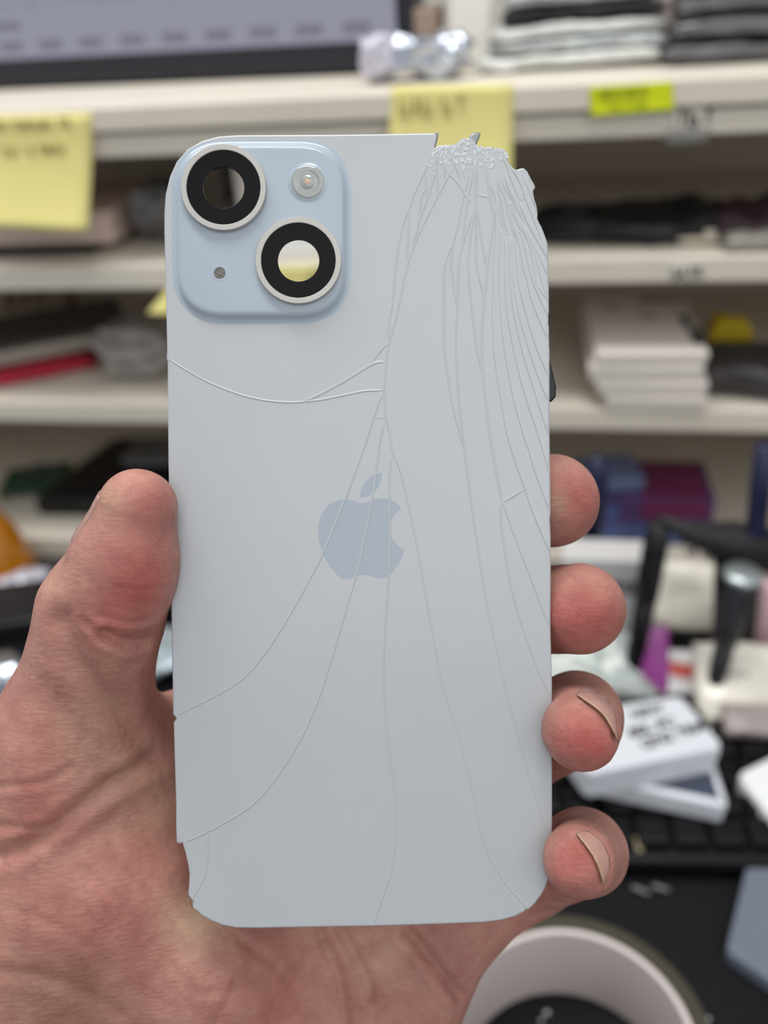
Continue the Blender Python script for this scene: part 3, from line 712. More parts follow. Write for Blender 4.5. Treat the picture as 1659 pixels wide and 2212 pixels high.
# finger nails: sheets lying on the flesh
def on_skin(x, y, d0=140.0, d1=215.0):
    ds = np.arange(d0, d1, 0.25); r = np.array([(x-CX)/FPX, -(y-CY)/FPX, -1.0])
    s = hand_sdf(ds[:, None]*r); k = np.argmax(s < 0)
    if s[k] >= 0: k = int(np.argmin(s))
    return ds[k]*r
nailm = mat('finger_nail', (168, 128, 118), rough=0.25, spec=0.5, coat=0.2)
edgem = mat('nail_free_edge', (172, 142, 118), rough=0.4)
def nail(free, cut, label, lift=0.35):
    A = spline([np.array(q, float) for q in free], 3); B = spline([np.array(q, float) for q in cut], 3)
    def rs(L, n):
        L = np.array(L); s = np.concatenate([[0], np.cumsum(np.linalg.norm(np.diff(L, axis=0), axis=1))]); t = np.linspace(0, s[-1], n)
        return np.stack([np.interp(t, s, L[:, 0]), np.interp(t, s, L[:, 1])], 1)
    N, K = 22, 9; A, B = rs(A, N), rs(B, N)
    bm = bmesh.new(); G = []
    for j in range(K):
        t = j/(K-1); row = []
        for i in range(N):
            p = A[i]*(1-t)+B[i]*t; w = on_skin(p[0], p[1])
            g = hgrad(w[None])[0]; w = w+g*(lift*(1-t)*1.0+0.12)
            row.append(w)
        G.append(row)
    G = np.array(G)
    for _ in range(3):
        G[1:-1, 1:-1] = 0.5*G[1:-1, 1:-1]+0.125*(G[:-2, 1:-1]+G[2:, 1:-1]+G[1:-1, :-2]+G[1:-1, 2:])
    V = [[bm.verts.new((G[j, i]-HORG)*MMS) for i in range(N)] for j in range(K)]
    for j in range(K-1):
        for i in range(N-1):
            f = bm.faces.new((V[j][i], V[j][i+1], V[j+1][i+1], V[j+1][i])); f.smooth = True
    bm.normal_update()
    if sum(f.normal.z for f in bm.faces) < 0: bmesh.ops.reverse_faces(bm, faces=bm.faces[:])
    o = fin('finger_nail', bm, nailm, hand); tag(o, label)
    md = o.modifiers.new('thick', 'SOLIDIFY'); md.thickness = 0.0003; md.offset = -0.3
    e = bmesh.new(); tube(e, [((G[0, i]-HORG)*MMS) for i in range(N)], [0.00026*min(1, (i+.6)/4, (N-.4-i)/4) for i in range(N)], 8)
    for f in e.faces: f.smooth = True
    tag(fin('nail_edge', e, edgem, o), 'pale free edge of the nail')
nail([(1246, 1505), (1273, 1522), (1299, 1543), (1318, 1572), (1331, 1601)], [(1250, 1492), (1270, 1489), (1297, 1501), (1318, 1522), (1328, 1551), (1333, 1588)], 'nail of the ring finger')
nail([(1245, 1803), (1263, 1824), (1281, 1850), (1294, 1879), (1301, 1908)], [(1250, 1799), (1271, 1797), (1297, 1818), (1312, 1845), (1315, 1872), (1306, 1900)], 'nail of the little finger')
def axis_nail(a, b, nrm, half, length, label):
    # nail wrapped round the back of a fingertip: a towards b is the finger axis
    ax = (b-a)/np.linalg.norm(b-a); n = np.array(nrm, float); n -= ax*n.dot(ax); n /= np.linalg.norm(n); s = np.cross(ax, n)
    bm = bmesh.new(); V = []; N, K = 15, 11
    for j in range(K):
        row = []
        for i in range(N):
            u = -1+2*i/(N-1); ph = u*half; rnd_ = 1-0.10*u*u if j == 0 else 1-0.02*u*u
            o = b+ax*(3.2*(1 if j == 0 else 1-(j/(K-1))*length/3.2)*rnd_) if False else b+ax*(1.2*rnd_-length*j/(K-1)*(1-0.12*u*u))
            d = n*math.cos(ph)+s*math.sin(ph); t = np.arange(0.5, 16, 0.1); v = hand_sdf(o+t[:, None]*d); k = int(np.argmax(v > 0))
            row.append(bm.verts.new((o+(t[k]+0.14+0.04-0.45*abs(u)**8-(0.4 if j == K-1 else 0)-(0.28 if j == 0 else 0.0))*d-HORG)*MMS))
        V.append(row)
    for j in range(K-1):
        for i in range(N-1): bm.faces.new((V[j][i], V[j][i+1], V[j+1][i+1], V[j+1][i])).smooth = True
    bmesh.ops.recalc_face_normals(bm, faces=bm.faces[:])
    o = fin('finger_nail', bm, nailm, hand); tag(o, label); md = o.modifiers.new('thick', 'SOLIDIFY'); md.thickness = 0.00025; md.offset = 0
axis_nail(HP['T3'], HP['T4'], (-0.93, 0.1, -0.36), 0.85, 11.5, 'nail of the thumb seen edge on')
axis_nail(HP['I3'], HP['I4'], (0.35, 0.15, -0.9), 0.8, 10, 'nail of the index finger')
axis_nail(HP['M3'], HP['M4'], (0.55, 0.1, -0.8), 0.8, 10, 'nail of the middle finger')
# ================================================================== SETTING
def struct(name, c, s, m):
    o = box(name, (0, 0, 0), s, m, bev=0, loc=c); o['kind'] = 'structure'; return o
struct('floor', (0, 0.3, -0.05), (5, 5, 0.1), mat('floor_grey', (120, 116, 110), rough=0.6, var=0.1, vscale=6))
wl = struct('wall_back', (0, 0, 0), (5, 0.1, 2.8), mat('wall_paint', (205, 202, 196), rough=0.8, var=0.03, vscale=8))
wl.location = S(0, 0.62, -DESK+1.4); wl.rotation_euler = (0, 0, -PSI)
# desk with a black work mat
deskm = mat('desk_laminate', (64, 62, 62), rough=0.5, var=0.1, vscale=30)
dk = thing('desk', S(0, -0.10, -DESK), 'dark desk under the shelf unit and the black work mat', 'desk', -PSI)
box('desk_top', (0, 0, DESK-0.018), (1.5, 0.84, 0.03), deskm, dk, 0.003)
for sx in (-0.7, 0.7):
    for sy in (-0.37, 0.37):
        box('leg', (sx, sy, (DESK-0.033)/2), (0.05, 0.05, DESK-0.033), deskm, dk, 0.002)
matb = mat('black_mat_rubber', (17, 17, 20), rough=0.6, spec=0.2, var=0.15, vscale=120, bump=0.1, bscale=900)
wm = box('work_mat', (0, 0, 0), (1.3, 0.42, 0.003), matb, bev=0.001, loc=S(0, -0.27, -0.0015), rz=-PSI)
tag(wm, 'black work mat covering the desk in front of the shelves', 'mat')
# ------------------------------------------------------------------ shelf unit
cream = mat('cream_shelf_board', (217, 209, 195), rough=0.42, var=0.025, vscale=25, spec=0.4)
backm = mat('shelf_back_board', (206, 192, 176), rough=0.7, var=0.05, vscale=12)
sh = thing('shelf_unit', S(0, 0, 0), 'cream wooden shelf unit with open shelves standing on the desk', 'shelf', -PSI)
SW, SD = 1.10, 0.25
for z0, z1, vf in ((0.0, 0.0205, 0.0), (0.131, 0.148, 0.0), (0.236, 0.2525, 0.0), (0.3225, 0.3365, 0.003), (0.3385, 0.3535, -0.001)):
    box('shelf_board', (0, (vf+SD)/2, (z0+z1)/2), (SW-0.036 if z1 < .33 else SW, SD-vf, z1-z0), cream, sh, 0.0015)
box('shelf_board', (0, SD/2+0.006, 0.3375), (SW-0.01, SD-0.012, 0.003), cream, sh, 0)
for sx in (-1, 1): box('side_panel', (sx*(SW/2-0.009), SD/2, 0.3225/2), (0.018, SD, 0.3225), cream, sh, 0.001)
box('back_panel', (0, SD+0.003, 0.17), (SW, 0.006, 0.34), backm, sh, 0.0005)
Z1, Z2, Z3, Z4 = 0.3535, 0.2525, 0.148, 0.0205            # tops of the shelves
# helper: thing sitting in the shelf frame
def sthing(name, u, v, z, label, cat, rot=0.0, group=None): return thing(name, S(u, v, z), label, cat, -PSI+rot, group)
def splace(o, u, v, z, rot=0.0): o.location = S(u, v, z); o.rotation_euler = (0, 0, -PSI+rot); return o

# ------------------------------------------------------------------ notes and labels on the shelf fronts
yel = mat('yellow_note_paper', (231, 221, 143), rough=0.75, var=0.02, vscale=50)
neon = mat('neon_label_paper', (205, 216, 0), rough=0.6)
ink = mat('dark_ink', (62, 58, 60), rough=0.6)
inkb = mat('faded_ink', (150, 136, 84), rough=0.7)
wpap = mat('white_paper', (226, 221, 208), rough=0.7)
def sheet(name, c, m, parent, curl, v0, nu=10, nv=14):
    # paper quad given by four photo corners ul, ur, lr, ll read on the shelf front, bowing out by curl at the foot
    P = [on_front(*q) for q in c]; bm = bmesh.new(); G = []
    for j in range(nv+1):
        t = j/nv; row = []
        for i in range(nu+1):
            s = i/nu
            a = np.array(P[0])*(1-s)+np.array(P[1])*s; b = np.array(P[3])*(1-s)+np.array(P[2])*s
            q = a*(1-t)+b*t
            row.append(bm.verts.new((q[0], v0-0.0006-curl*t*t, q[1])))
        G.append(row)
    for j in range(nv):
        for i in range(nu): bm.faces.new((G[j+1][i], G[j+1][i+1], G[j][i+1], G[j][i])).smooth = True
    o = fin(name, bm, m, parent); md = o.modifiers.new('thick', 'SOLIDIFY'); md.thickness = 0.0003; md.offset = -1
    return o
def scribble(parent, x0, y0, x1, y1, m, seed, rows=1, v0=0.0, curl=0.0, wd=0.0011, top=None, h=None):
    # a line of small handwritten strokes between two photo points
    rd = random.Random(seed); bm = bmesh.new()
    a, b = np.array(on_front(x0, y0)), np.array(on_front(x1, y1)); L = np.linalg.norm(b-a); t = (b-a)/L; nn = np.array([-t[1], t[0]])
    hh = h if h else 0.006; x = 0.0
    while x < L:
        w = hh*rd.uniform(0.45, 0.75); k = rd.randrange(5)
        if rd.random() > 0.14:
            for (p, q) in ([((0, 0), (0, 1)), ((0, 1), (.8, .8)), ((.8, .8), (0, .5)), ((0, .5), (.9, 0))], [((0, 0), (0, 1)), ((0, 1), (1, 0)), ((1, 0), (1, 1))], [((0, 0), (.4, 1)), ((.4, 1), (.9, 0)), ((.2, .4), (.7, .4))],
                           [((.1, 1), (.9, 1)), ((.5, 1), (.5, 0))], [((0, 1), (0, 0)), ((0, 0), (.8, 0)), ((.8, 0), (.8, .5)), ((0, .5), (.8, .5))])[k]:
                p3, q3 = [a+t*(x+w*c[0])+nn*hh*(c[1]-.5) for c in (p, q)]
                def vv(z):
                    if not curl: return v0-0.0012
                    tt = min(1, max(0, (top-z)/0.07)); return v0-0.0014-curl*tt*tt
                tube(bm, [(p3[0], vv(p3[1]), p3[1]), (q3[0], vv(q3[1]), q3[1])], wd*0.5, 5)
        x += w*1.35
    return fin('handwriting', bm, m, parent)
def note(corners, label, curl, v0=-0.001, lines=(), name='sticky_note', m=None, cat='note', imat=None, h=0.006, wd=0.0009):
    root = thing(name, S(0, 0, 0), label, cat, -PSI)
    sheet('note_paper', corners, m or yel, root, curl, v0)
    top = on_front(*corners[0])[1]
    for k, (x0, y0, x1, y1) in enumerate(lines):
        scribble(root, x0, y0, x1, y1, imat or inkb, len(label)+k*7, v0=v0, curl=curl, top=top, h=h, wd=wd)
    return root
note([(-66, 252), (200, 243), (207, 491), (-60, 476)], 'large yellow sticky note hanging from the top shelf at the left edge', 0.012,
     lines=[(-40, 268, 150, 262), (10, 325, 68, 323), (88, 321, 150, 319)], h=0.0055)
note([(847, 186), (1109, 180), (1106, 430), (836, 432)], 'yellow sticky note on the top shelf behind the broken corner of the panel', 0.010,
     lines=[(865, 230, 925, 228), (958, 226, 1035, 222)], h=0.010)
note([(395, 585), (700, 571), (636, 700), (322, 673)], 'small yellow sticky note on the middle shelf edge behind the panel, its corner sticking out', 0.004, v0=0.0)
lb = note([(1272, 188), (1453, 175), (1455, 235), (1276, 250)], 'neon yellow label with a barcode on the top shelf edge', 0.001, name='barcode_label', m=neon, cat='label')
bm = bmesh.new(); rd = random.Random(5)
def bars(bm, x0, x1, ya, yb, n, rd, slope=-0.07, v=-0.0022):
    x = x0
    while x < x1:
        w = rd.choice((2.2, 3.5, 5.0)); p = [on_front(x, ya+slope*(x-x0)), on_front(x+w, ya+slope*(x+w-x0)), on_front(x+w, yb+slope*(x+w-x0)), on_front(x, yb+slope*(x-x0))]
        vs = [bm.verts.new((q[0], v, q[1])) for q in p]; bm.faces.new(vs[::-1]); x += w+rd.choice((2.5, 4, 6))
bars(bm, 1296, 1392, 193, 216, 20, rd); fin('barcode', bm, mat('label_print', (108, 112, 10), rough=0.6), lb)
scribble(lb, 1300, 233, 1400, 226, mat('label_print_light', (140, 146, 8), rough=0.6), 3, v0=-0.001, h=0.004, wd=0.0006)
t1 = note([(1452, 236), (1538, 232), (1540, 278), (1454, 283)], 'white paper tag with handwriting on the top shelf edge under the neon label', 0.0, name='paper_tag', m=wpap, cat='label', v0=0.0025, lines=[(1464, 258, 1526, 253)], imat=mat('tag_ink', (40, 36, 36)), h=0.0085, wd=0.0016)
t2 = note([(1447, 569), (1519, 569), (1520, 602), (1448, 603)], 'white paper tag with handwriting on the middle shelf edge', 0.0, name='paper_tag', m=wpap, cat='label', v0=0.0, lines=[(1456, 587, 1510, 585)], imat=mat('grey_ink', (90, 84, 80), rough=.6), h=0.0065, wd=0.0013)
tapem = mat('clear_tape', (170, 174, 174), rough=0.2, alpha=0.22, spec=0.5)
root = thing('tape_strip', S(0, 0, 0), 'strip of clear tape hanging below the top shelf edge at the right', 'tape', -PSI)
sheet('tape_film', [(1434, 284), (1532, 281), (1526, 306), (1440, 313)], tapem, root, 0.0, 0.0015)

# ------------------------------------------------------------------ on top of the shelf unit: monitor, bags, boxes
scr = mat('screen_panel', (20, 20, 24), rough=0.3, emit=(166, 166, 186), estr=0.68)
scr2 = mat('screen_lines', (20, 20, 24), rough=0.3, emit=(148, 148, 164), estr=0.66)
scr3 = mat('screen_text', (20, 20, 24), rough=0.3, emit=(134, 134, 150), estr=0.66)
bez = mat('monitor_bezel_black', (30, 32, 40), rough=0.35)
ua, va = on_level(0, 190, Z1+0.002); ub, vb = on_level(790, 156, Z1+0.002)
ang = math.atan2(vb-va, ub-ua); ue = ub+0.035
mon = sthing('monitor', ue, vb-0.0015, Z1, 'computer monitor showing a pale spreadsheet on top of the shelf unit', 'monitor', ang)
MW, MH = 0.62, 0.37
bm = bmesh.new(); bx(bm, (-MW/2, 0.02, MH/2+0.002), (MW, 0.04, MH), 0.004); fin('monitor_case', bm, bez, mon)
bm = bmesh.new()
def quad(bm, x0, z0, x1, z1, y, mi=0):
    f = bm.faces.new([bm.verts.new((x0, y, z0)), bm.verts.new((x1, y, z0)), bm.verts.new((x1, y, z1)), bm.verts.new((x0, y, z1))]); f.material_index = mi
quad(bm, -MW+0.012, 0.021, -0.012, MH-0.012, -0.0004)
for k in range(9): quad(bm, -0.06-k*0.057, 0.052, -0.0585-k*0.057, MH-0.02, -0.0007, 1)
for k in range(14): quad(bm, -MW+0.012, 0.056+k*0.016, -0.012, 0.0572+k*0.016, -0.0007, 1)
for k in range(9): quad(bm, -0.05-k*0.034, 0.026, -0.03-k*0.034, 0.033, -0.0007, 2)
quad(bm, -MW+0.02, 0.040, -0.30, 0.046, -0.0007, 2)
fin('screen', bm, [scr, scr2, scr3], mon)
box('monitor_foot', (-MW/2, 0.06, 0.0015), (0.2, 0.11, 0.003), bez, mon, 0.001)
box('monitor_neck', (-MW/2, 0.055, 0.075), (0.06, 0.03, 0.15), bez, mon, 0.004)

silver = mat('silver_antistatic_film', (196, 202, 214), rough=0.14, metal=0.85, var=0.06, vscale=60, bump=0.6, bscale=110)
pearl = mat('pearl_plastic_film', (196, 194, 208), rough=0.18, spec=0.7, coat=0.6, var=0.05, vscale=60, bump=0.3, bscale=150)
greyfilm = mat('grey_bubble_film', (176, 180, 180), rough=0.2, metal=0.35, var=0.25, vscale=70, bump=0.4, bscale=220)
whitefilm = mat('milky_bubble_film', (212, 214, 210), rough=0.25, spec=0.6, coat=0.4, var=0.12, vscale=60, bump=0.4, bscale=220)
darkfilm = mat('dark_grey_film', (108, 107, 108), rough=0.26, metal=0.3, var=0.3, vscale=50, bump=0.35, bscale=150)
blackp = mat('black_plastic', (22, 22, 25), rough=0.4, spec=0.4)
pinkpap = mat('pinkish_paper', (226, 212, 206), rough=0.7, var=0.04, vscale=40)
def pouch(name, u, v, z, w, d, h, m, label, cat, seed, rot=0.0, group=None, amp=0.15, freq=40, tilt=(0, 0), parent=None):
    bm = pouch_mesh(w, d, h, seed, amp, freq)
    if tilt != (0, 0):
        M = Matrix.Rotation(tilt[0], 4, 'X') @ Matrix.Rotation(tilt[1], 4, 'Y')
        for q in bm.verts: q.co = M @ q.co
        zm = min(q.co.z for q in bm.verts)
        for q in bm.verts: q.co.z -= zm
    o = fin(name, bm, m, smooth=True); splace(o, u, v, z, rot); return tag(o, label, cat, group)
def crumple(name, u, v, z, sx, sy, sz, m, label, cat, seed, rot=0.0, amp=0.35, freq=30, group=None):
    o = fin(name, crumple_mesh(sx, sy, sz, seed, amp, freq), m, smooth=True); splace(o, u, v, z, rot); return tag(o, label, cat, group)
u0, _ = on_level(800, 178, Z1); u1, v1 = on_level(995, 180, Z1)
crumple('antistatic_bag', (u0+u1)/2+0.008, v1+0.028, Z1, (u1-u0)*1.02, 0.045, 0.032, silver, 'crumpled shiny silver bag on the top shelf behind the sticky note', 'bag', 4, amp=0.42, freq=42)
crumple('plastic_bag', u0+0.008, v1+0.020, Z1, 0.026, 0.030, 0.031, pearl, 'small pearly plastic bag to the left of the silver bag', 'bag', 9, amp=0.35, freq=60)
brownm = mat('brown_card', (150, 132, 118), rough=0.7, var=0.08, vscale=50)
uB, zB = on_front(845, 68, 0.10); uC, _ = on_front(945, 62, 0.10); _, zT = on_front(890, 18, 0.10)
b_ = box('carton', (0, 0, 0), (uC-uB, 0.05, zT-Z1), brownm, bev=0.002); splace(b_, (uB+uC)/2, 0.125, (zT+Z1)/2); tag(b_, 'brown carton standing behind the silver bag beside the monitor', 'box')
uB, zB = on_front(958, 58, 0.095); uC, _ = on_front(1050, 58, 0.095)
b_ = box('paper_box', (0, 0, 0), (uC-uB, 0.05, 0.085), mat('white_card', (232, 228, 220), rough=0.6, var=0.02), bev=0.003); splace(b_, (uB+uC)/2+0.002, 0.12, Z1+0.0425, 0.1); tag(b_, 'white paper box behind the stack of grey bags', 'box')
ul, vl = on_level(1030, 165, Z1); ur, vr = on_level(1440, 158, Z1)
wS = ur-ul
st = [(0.011, whitefilm, 'lowest milky bubble bag of the stack on the top shelf'), (0.010, greyfilm, 'second bubble bag from the bottom of the stack on the top shelf'), (0.010, whitefilm, 'third bubble bag, under the black pouch in the stack'),
      (0.010, blackp, 'black flat pouch in the middle of the stack of bubble bags'), (0.012, greyfilm, 'grey bubble bag lying on the black pouch'), (0.012, whitefilm, 'topmost milky bubble bag of the stack on the top shelf')]
z = Z1
for k, (hh, mm, lab) in enumerate(st):
    pouch('bubble_bag' if mm is not blackp else 'black_pouch', (ul+ur)/2+0.004*(k % 2)+0.006*k*0.3, vl+0.055+0.004*k, z, wS*(1.0-0.035*k), 0.10, hh, mm, lab, 'bag', 20+k, rot=0.03*(k % 3)-0.02, group='bags stacked on the top shelf', amp=0.22, freq=55, tilt=(0, -0.02))
    z += hh*0.82
ul, vl = on_level(1462, 150, Z1); z = Z1
for k in range(5):
    pouch('grey_pouch', ul+0.075, vl+0.06+0.003*k, z, 0.16-0.006*k, 0.10, 0.0135, darkfilm, '%s dark grey pouch of the stack at the right end of the top shelf' % ('lowest', 'second', 'middle', 'fourth', 'topmost')[k], 'pouch', 40+k, rot=0.04*(k % 2), group='dark grey pouches at the right end', amp=0.25, freq=50)
    z += 0.0128
crumple('paper_bag', ul-0.008, vl+0.065, Z1, 0.034, 0.05, 0.075, pinkpap, 'crumpled pinkish white bag between the bubble bags and the grey pouches', 'bag', 15, amp=0.3, freq=28)

# ------------------------------------------------------------------ middle shelf contents
whitebox = mat('white_box_card', (222, 214, 206), rough=0.5, var=0.02, vscale=40)
pinkbox = mat('pinkish_box_card', (208, 186, 176), rough=0.55, var=0.03, vscale=40)
u1, v1 = on_level(240, 560, Z2)
b_ = box('tablet', (0, 0, 0), (0.15, 0.10, 0.006), mat('black_glossy', (14, 15, 18), rough=0.2), bev=0.002); splace(b_, u1-0.095, v1+0.060, Z2+0.003, 0.03); tag(b_, 'flat black tablet under the pinkish box on the middle shelf', 'tablet')
b_ = box('carton', (0, 0, 0), (0.16, 0.10, 0.023), pinkbox, bev=0.0015); splace(b_, u1-0.084, v1+0.066, Z2+0.006+0.0117, 0.02); tag(b_, 'pinkish white flat box under the large sticky note', 'box')
crumple('plastic_bag', u1+0.026, v1+0.050, Z2, 0.046, 0.06, 0.046, darkfilm, 'dark grey plastic bag beside the pinkish box on the middle shelf', 'bag', 23, amp=0.3)
crumple('plastic_bag', u1+0.085, v1+0.10, Z2, 0.06, 0.05, 0.06, blackp, 'black crumpled bag behind the top left corner of the panel', 'bag', 26, amp=0.3)
uw0, zw0 = on_front(512, 440, 0.05); 
b_ = box('carton', (0, 0, 0), (0.035, 0.08, 0.062), whitebox, bev=0.002); splace(b_, uw0+0.0175, 0.09, Z2+0.031); tag(b_, 'cream box seen through the upper lens hole', 'box')
uw0, _ = on_front(600, 540, 0.015); uw1, _ = on_front(700, 540, 0.015)
b_ = box('carton', (0, 0, 0), (uw1-uw0+0.01, 0.025, 0.022), mat('bright_white_card', (238, 240, 236), rough=.5), bev=0.002); splace(b_, (uw0+uw1)/2, 0.028, Z2+0.011); tag(b_, 'small white box seen through the lower lens hole', 'box')
def coil(name, u, v, z, r, turns, rad, m, label, cat, seed, flat=1.0, rot=0.0):
    rd = random.Random(seed); bm = bmesh.new(); pts = []
    for k in range(turns*18+1):
        a = 2*PI*k/18; rr = r*(1+0.12*math.sin(a*0.37+seed))
        pts.append((rr*math.cos(a), rr*flat*math.sin(a), rad+rad*1.2*(k/(turns*18))*turns*0.8+0.002*abs(math.sin(a*1.7))))
    tube(bm, pts, rad, 8); o = fin(name, bm, m, smooth=True); splace(o, u, v, z, rot); return tag(o, label, cat)
cab = mat('black_cable', (26, 26, 29), rough=0.5)
ua, va = on_level(1260, 540, Z2); coil('coiled_cable', ua, va+0.035, Z2, 0.030, 4, 0.0028, cab, 'black coiled cable on the middle shelf right of the panel', 'cable', 1, 0.9)
ua, va = on_level(1420, 540, Z2); pouch('black_pouch', ua, va+0.035, Z2, 0.075, 0.06, 0.018, blackp, 'black soft pouch in the middle of the shelf at the right', 'pouch', 61, amp=0.4)
ua, va = on_level(1500, 535, Z2); pouch('white_pouch', ua+0.006, va+0.012, Z2, 0.034, 0.02, 0.014, mat('ivory_plastic', (205, 195, 180), rough=.4), 'small ivory packet in front of the black pouch', 'packet', 63, amp=0.3)
ua, va = on_level(1600, 535, Z2); pouch('black_pouch', ua+0.015, va+0.03, Z2, 0.06, 0.06, 0.02, mat('maroon_black', (52, 34, 40), rough=.5), 'dark maroon soft pouch at the right end of the middle shelf', 'pouch', 64, amp=0.4)
ua, va = on_level(1640, 545, Z2); pouch('white_pouch', ua, va+0.008, Z2, 0.04, 0.02, 0.010, mat('grey_plastic', (150, 146, 140), rough=.4), 'grey packet at the right end of the middle shelf', 'packet', 66, amp=0.3)

# ------------------------------------------------------------------ third shelf contents
ua, va = on_level(95, 815, Z3+0.008); uc, vc = on_level(208, 742, Z3+0.03)
redm = mat('red_plastic', (176, 34, 56), rough=0.4)
pouch('red_case', ua-0.022, va+0.036, Z3, 0.085, 0.055, 0.011, redm, 'red flat case under the grey device on the third shelf', 'case', 70, rot=0.55, amp=0.1)
lap = sthing('tablet', ua-0.034, va+0.062, Z3+0.0125, 'dark grey flat device with a pale edge lying on the red case', 'tablet', 0.55)
box('device_body', (0, 0, 0.006), (0.15, 0.085, 0.012), mat('pale_grey_edge', (150, 142, 132), rough=0.4), lap, 0.003)
box('device_cover', (0, 0.004, 0.0135), (0.146, 0.080, 0.003), mat('dark_grey_cover', (66, 64, 60), rough=0.5), lap, 0.001)
hose = mat('red_brown_cable', (116, 50, 42), rough=0.45)
ua, va = on_level(30, 740, Z3)
for k, rr in enumerate((0.030, 0.022, 0.014)):
    bm = bmesh.new(); tube(bm, [(rr*math.cos(a), 0, 0.004+ (rr*1.5)*math.sin(a)) for a in np.linspace(0, PI, 22)], 0.0032, 8)
    o = fin('cable_loop', bm, hose, smooth=True); splace(o, ua-0.015, va+0.085+0.012*k, Z3, 0.2); tag(o, '%s red-brown cable loop standing at the left of the third shelf' % ('outer', 'middle', 'inner')[k], 'cable', 'red-brown cable loops')
smoky = mat('smoky_film', (150, 142, 136), rough=0.25, spec=0.6, coat=0.3, var=0.15, vscale=60, bump=0.4, bscale=120)
ua, va = on_level(300, 850, Z3); crumple('plastic_bag', ua-0.01, va+0.055, Z3, 0.09, 0.09, 0.045, smoky, 'greyish crumpled plastic bag on the third shelf left of the panel', 'bag', 31, amp=0.35, freq=34)
# white boxes in a stack, right
u0, v0 = on_level(1300, 890, Z3); u1, _ = on_level(1535, 890, Z3)
z = Z3
for k, (hh, du, dw, lab) in enumerate(((0.011, 0.004, -0.006, 'lowest white box of the stack on the third shelf'), (0.010, 0.0, 0.0, 'second white box from the bottom of the stack on the third shelf'), (0.012, -0.006, 0.002, 'third white box from the bottom of the stack on the third shelf'), (0.009, -0.004, 0.0, 'topmost white box with black print on the third shelf'))):
    r_ = sthing('carton', (u0+u1)/2-0.004+du, v0+0.062, z, lab, 'box', 0.015*(k-1), 'white boxes stacked on the third shelf')
    box('box_base', (0, 0, hh*0.30), (u1-u0-0.001+dw, 0.118, hh*0.58), whitebox, r_, 0.001)
    box('box_lid', (0, 0, hh*0.73), (u1-u0+0.001+dw, 0.12, hh*0.52), whitebox, r_, 0.001)
    if k == 3:
        for sx, sy, w, d in ((0.018, 0.045, 0.030, 0.006), (0.006, 0.012, 0.012, 0.004), (0.030, 0.0, 0.006, 0.024), (0.0325, -0.03, 0.007, 0.03), (-0.02, 0.03, 0.01, 0.003)):
            box('printed_mark', (sx, sy, hh+0.0001), (w, d, 0.0003), ink, r_, 0)
    z += hh
ua, va = on_level(1620, 885, Z3)
pouch('black_case', ua+0.01, va+0.04, Z3, 0.075, 0.06, 0.026, mat('dark_taupe', (62, 58, 58), rough=0.4, var=0.2), 'dark soft case right of the stack of white boxes', 'case', 72, rot=-0.25, amp=0.15)
ylab = mat('yellow_label_paper', (206, 178, 24), rough=0.6)
pouch('yellow_packet', ua+0.0, va+0.095, Z3+0.0, 0.03, 0.02, 0.032, ylab, 'yellow packet behind the dark soft case', 'packet', 73, rot=-0.1, amp=0.2)
b_ = box('yellow_packet', (0, 0, 0), (0.012, 0.02, 0.022), ylab, bev=0.002); splace(b_, ua-0.032, va+0.055, Z3+0.011, -0.2); tag(b_, 'small yellow packet between the white boxes and the dark case', 'packet')
# ------------------------------------------------------------------ lowest shelf and desk, left side
blackg = mat('black_matte_panel', (20, 19, 21), rough=0.45)
zt = Z4+0.018
def dthing_poly(name, corners, z0, z1, m, label, cat, bev=0.0015):
    # slab whose top outline is read from photo points on the level z1
    pts = [desk_at(x, y, z1) for x, y in corners]; c = sum(pts, Vector())/len(pts)
    bm = bmesh.new(); P = np.array([(p.x-c.x, p.y-c.y) for p in pts])*1000
    if np.sum(P[:, 0]*np.roll(P[:, 1], -1)-np.roll(P[:, 0], -1)*P[:, 1]) < 0: P = P[::-1]
    solid_plate(bm, P, [], (z1-z0)*1000, 0.0, [(0.0, bev*1000), (bev*300, bev*300), (bev*1000, 0.0)]); scale_bm(bm)
    bmesh.ops.recalc_face_normals(bm, faces=bm.faces[:])
    o = fin(name, bm, m); o.location = (c.x, c.y, DESK+z0)
    return tag(o, label, cat) if label else o
dthing_poly('laptop', [(245, 946), (430, 938), (470, 1078), (75, 1075)], Z4, zt, blackg, 'large flat black laptop lying on the lowest shelf behind the thumb', 'laptop', 0.002)
ua, va = on_level(320, 1000, zt); pouch('plastic_bag', ua+0.01, va+0.01, zt, 0.06, 0.045, 0.012, darkfilm, 'grey shiny bag lying on the black laptop', 'bag', 81, amp=0.3)
ua, va = on_level(60, 1090, Z4)
pcb = thing('circuit_board', S(ua-0.005, va+0.03, Z4), 'small green circuit board on the lowest shelf at the left edge', 'circuit board', -PSI+0.3)
box('board', (0, 0, 0.010), (0.06, 0.05, 0.0016), mat('green_board', (38, 74, 52), rough=0.35, var=0.4, vscale=250), pcb, 0.0003)
for sx in (-0.026, 0.026):
    for sy in (-0.021, 0.021): box('leg', (sx, sy, 0.0046), (0.004, 0.004, 0.0092), mat('brass_standoff', (150, 130, 80), rough=0.3, metal=0.8), pcb, 0.0003)
bm = bmesh.new(); rd = random.Random(2)
for k in range(14): bx(bm, (rd.uniform(-.024, .024), rd.uniform(-.02, .02), 0.0125), (rd.uniform(.003, .01), rd.uniform(.003, .009), 0.0034))
fin('chips', bm, mat('chip_grey', (70, 76, 72), rough=0.4), pcb)
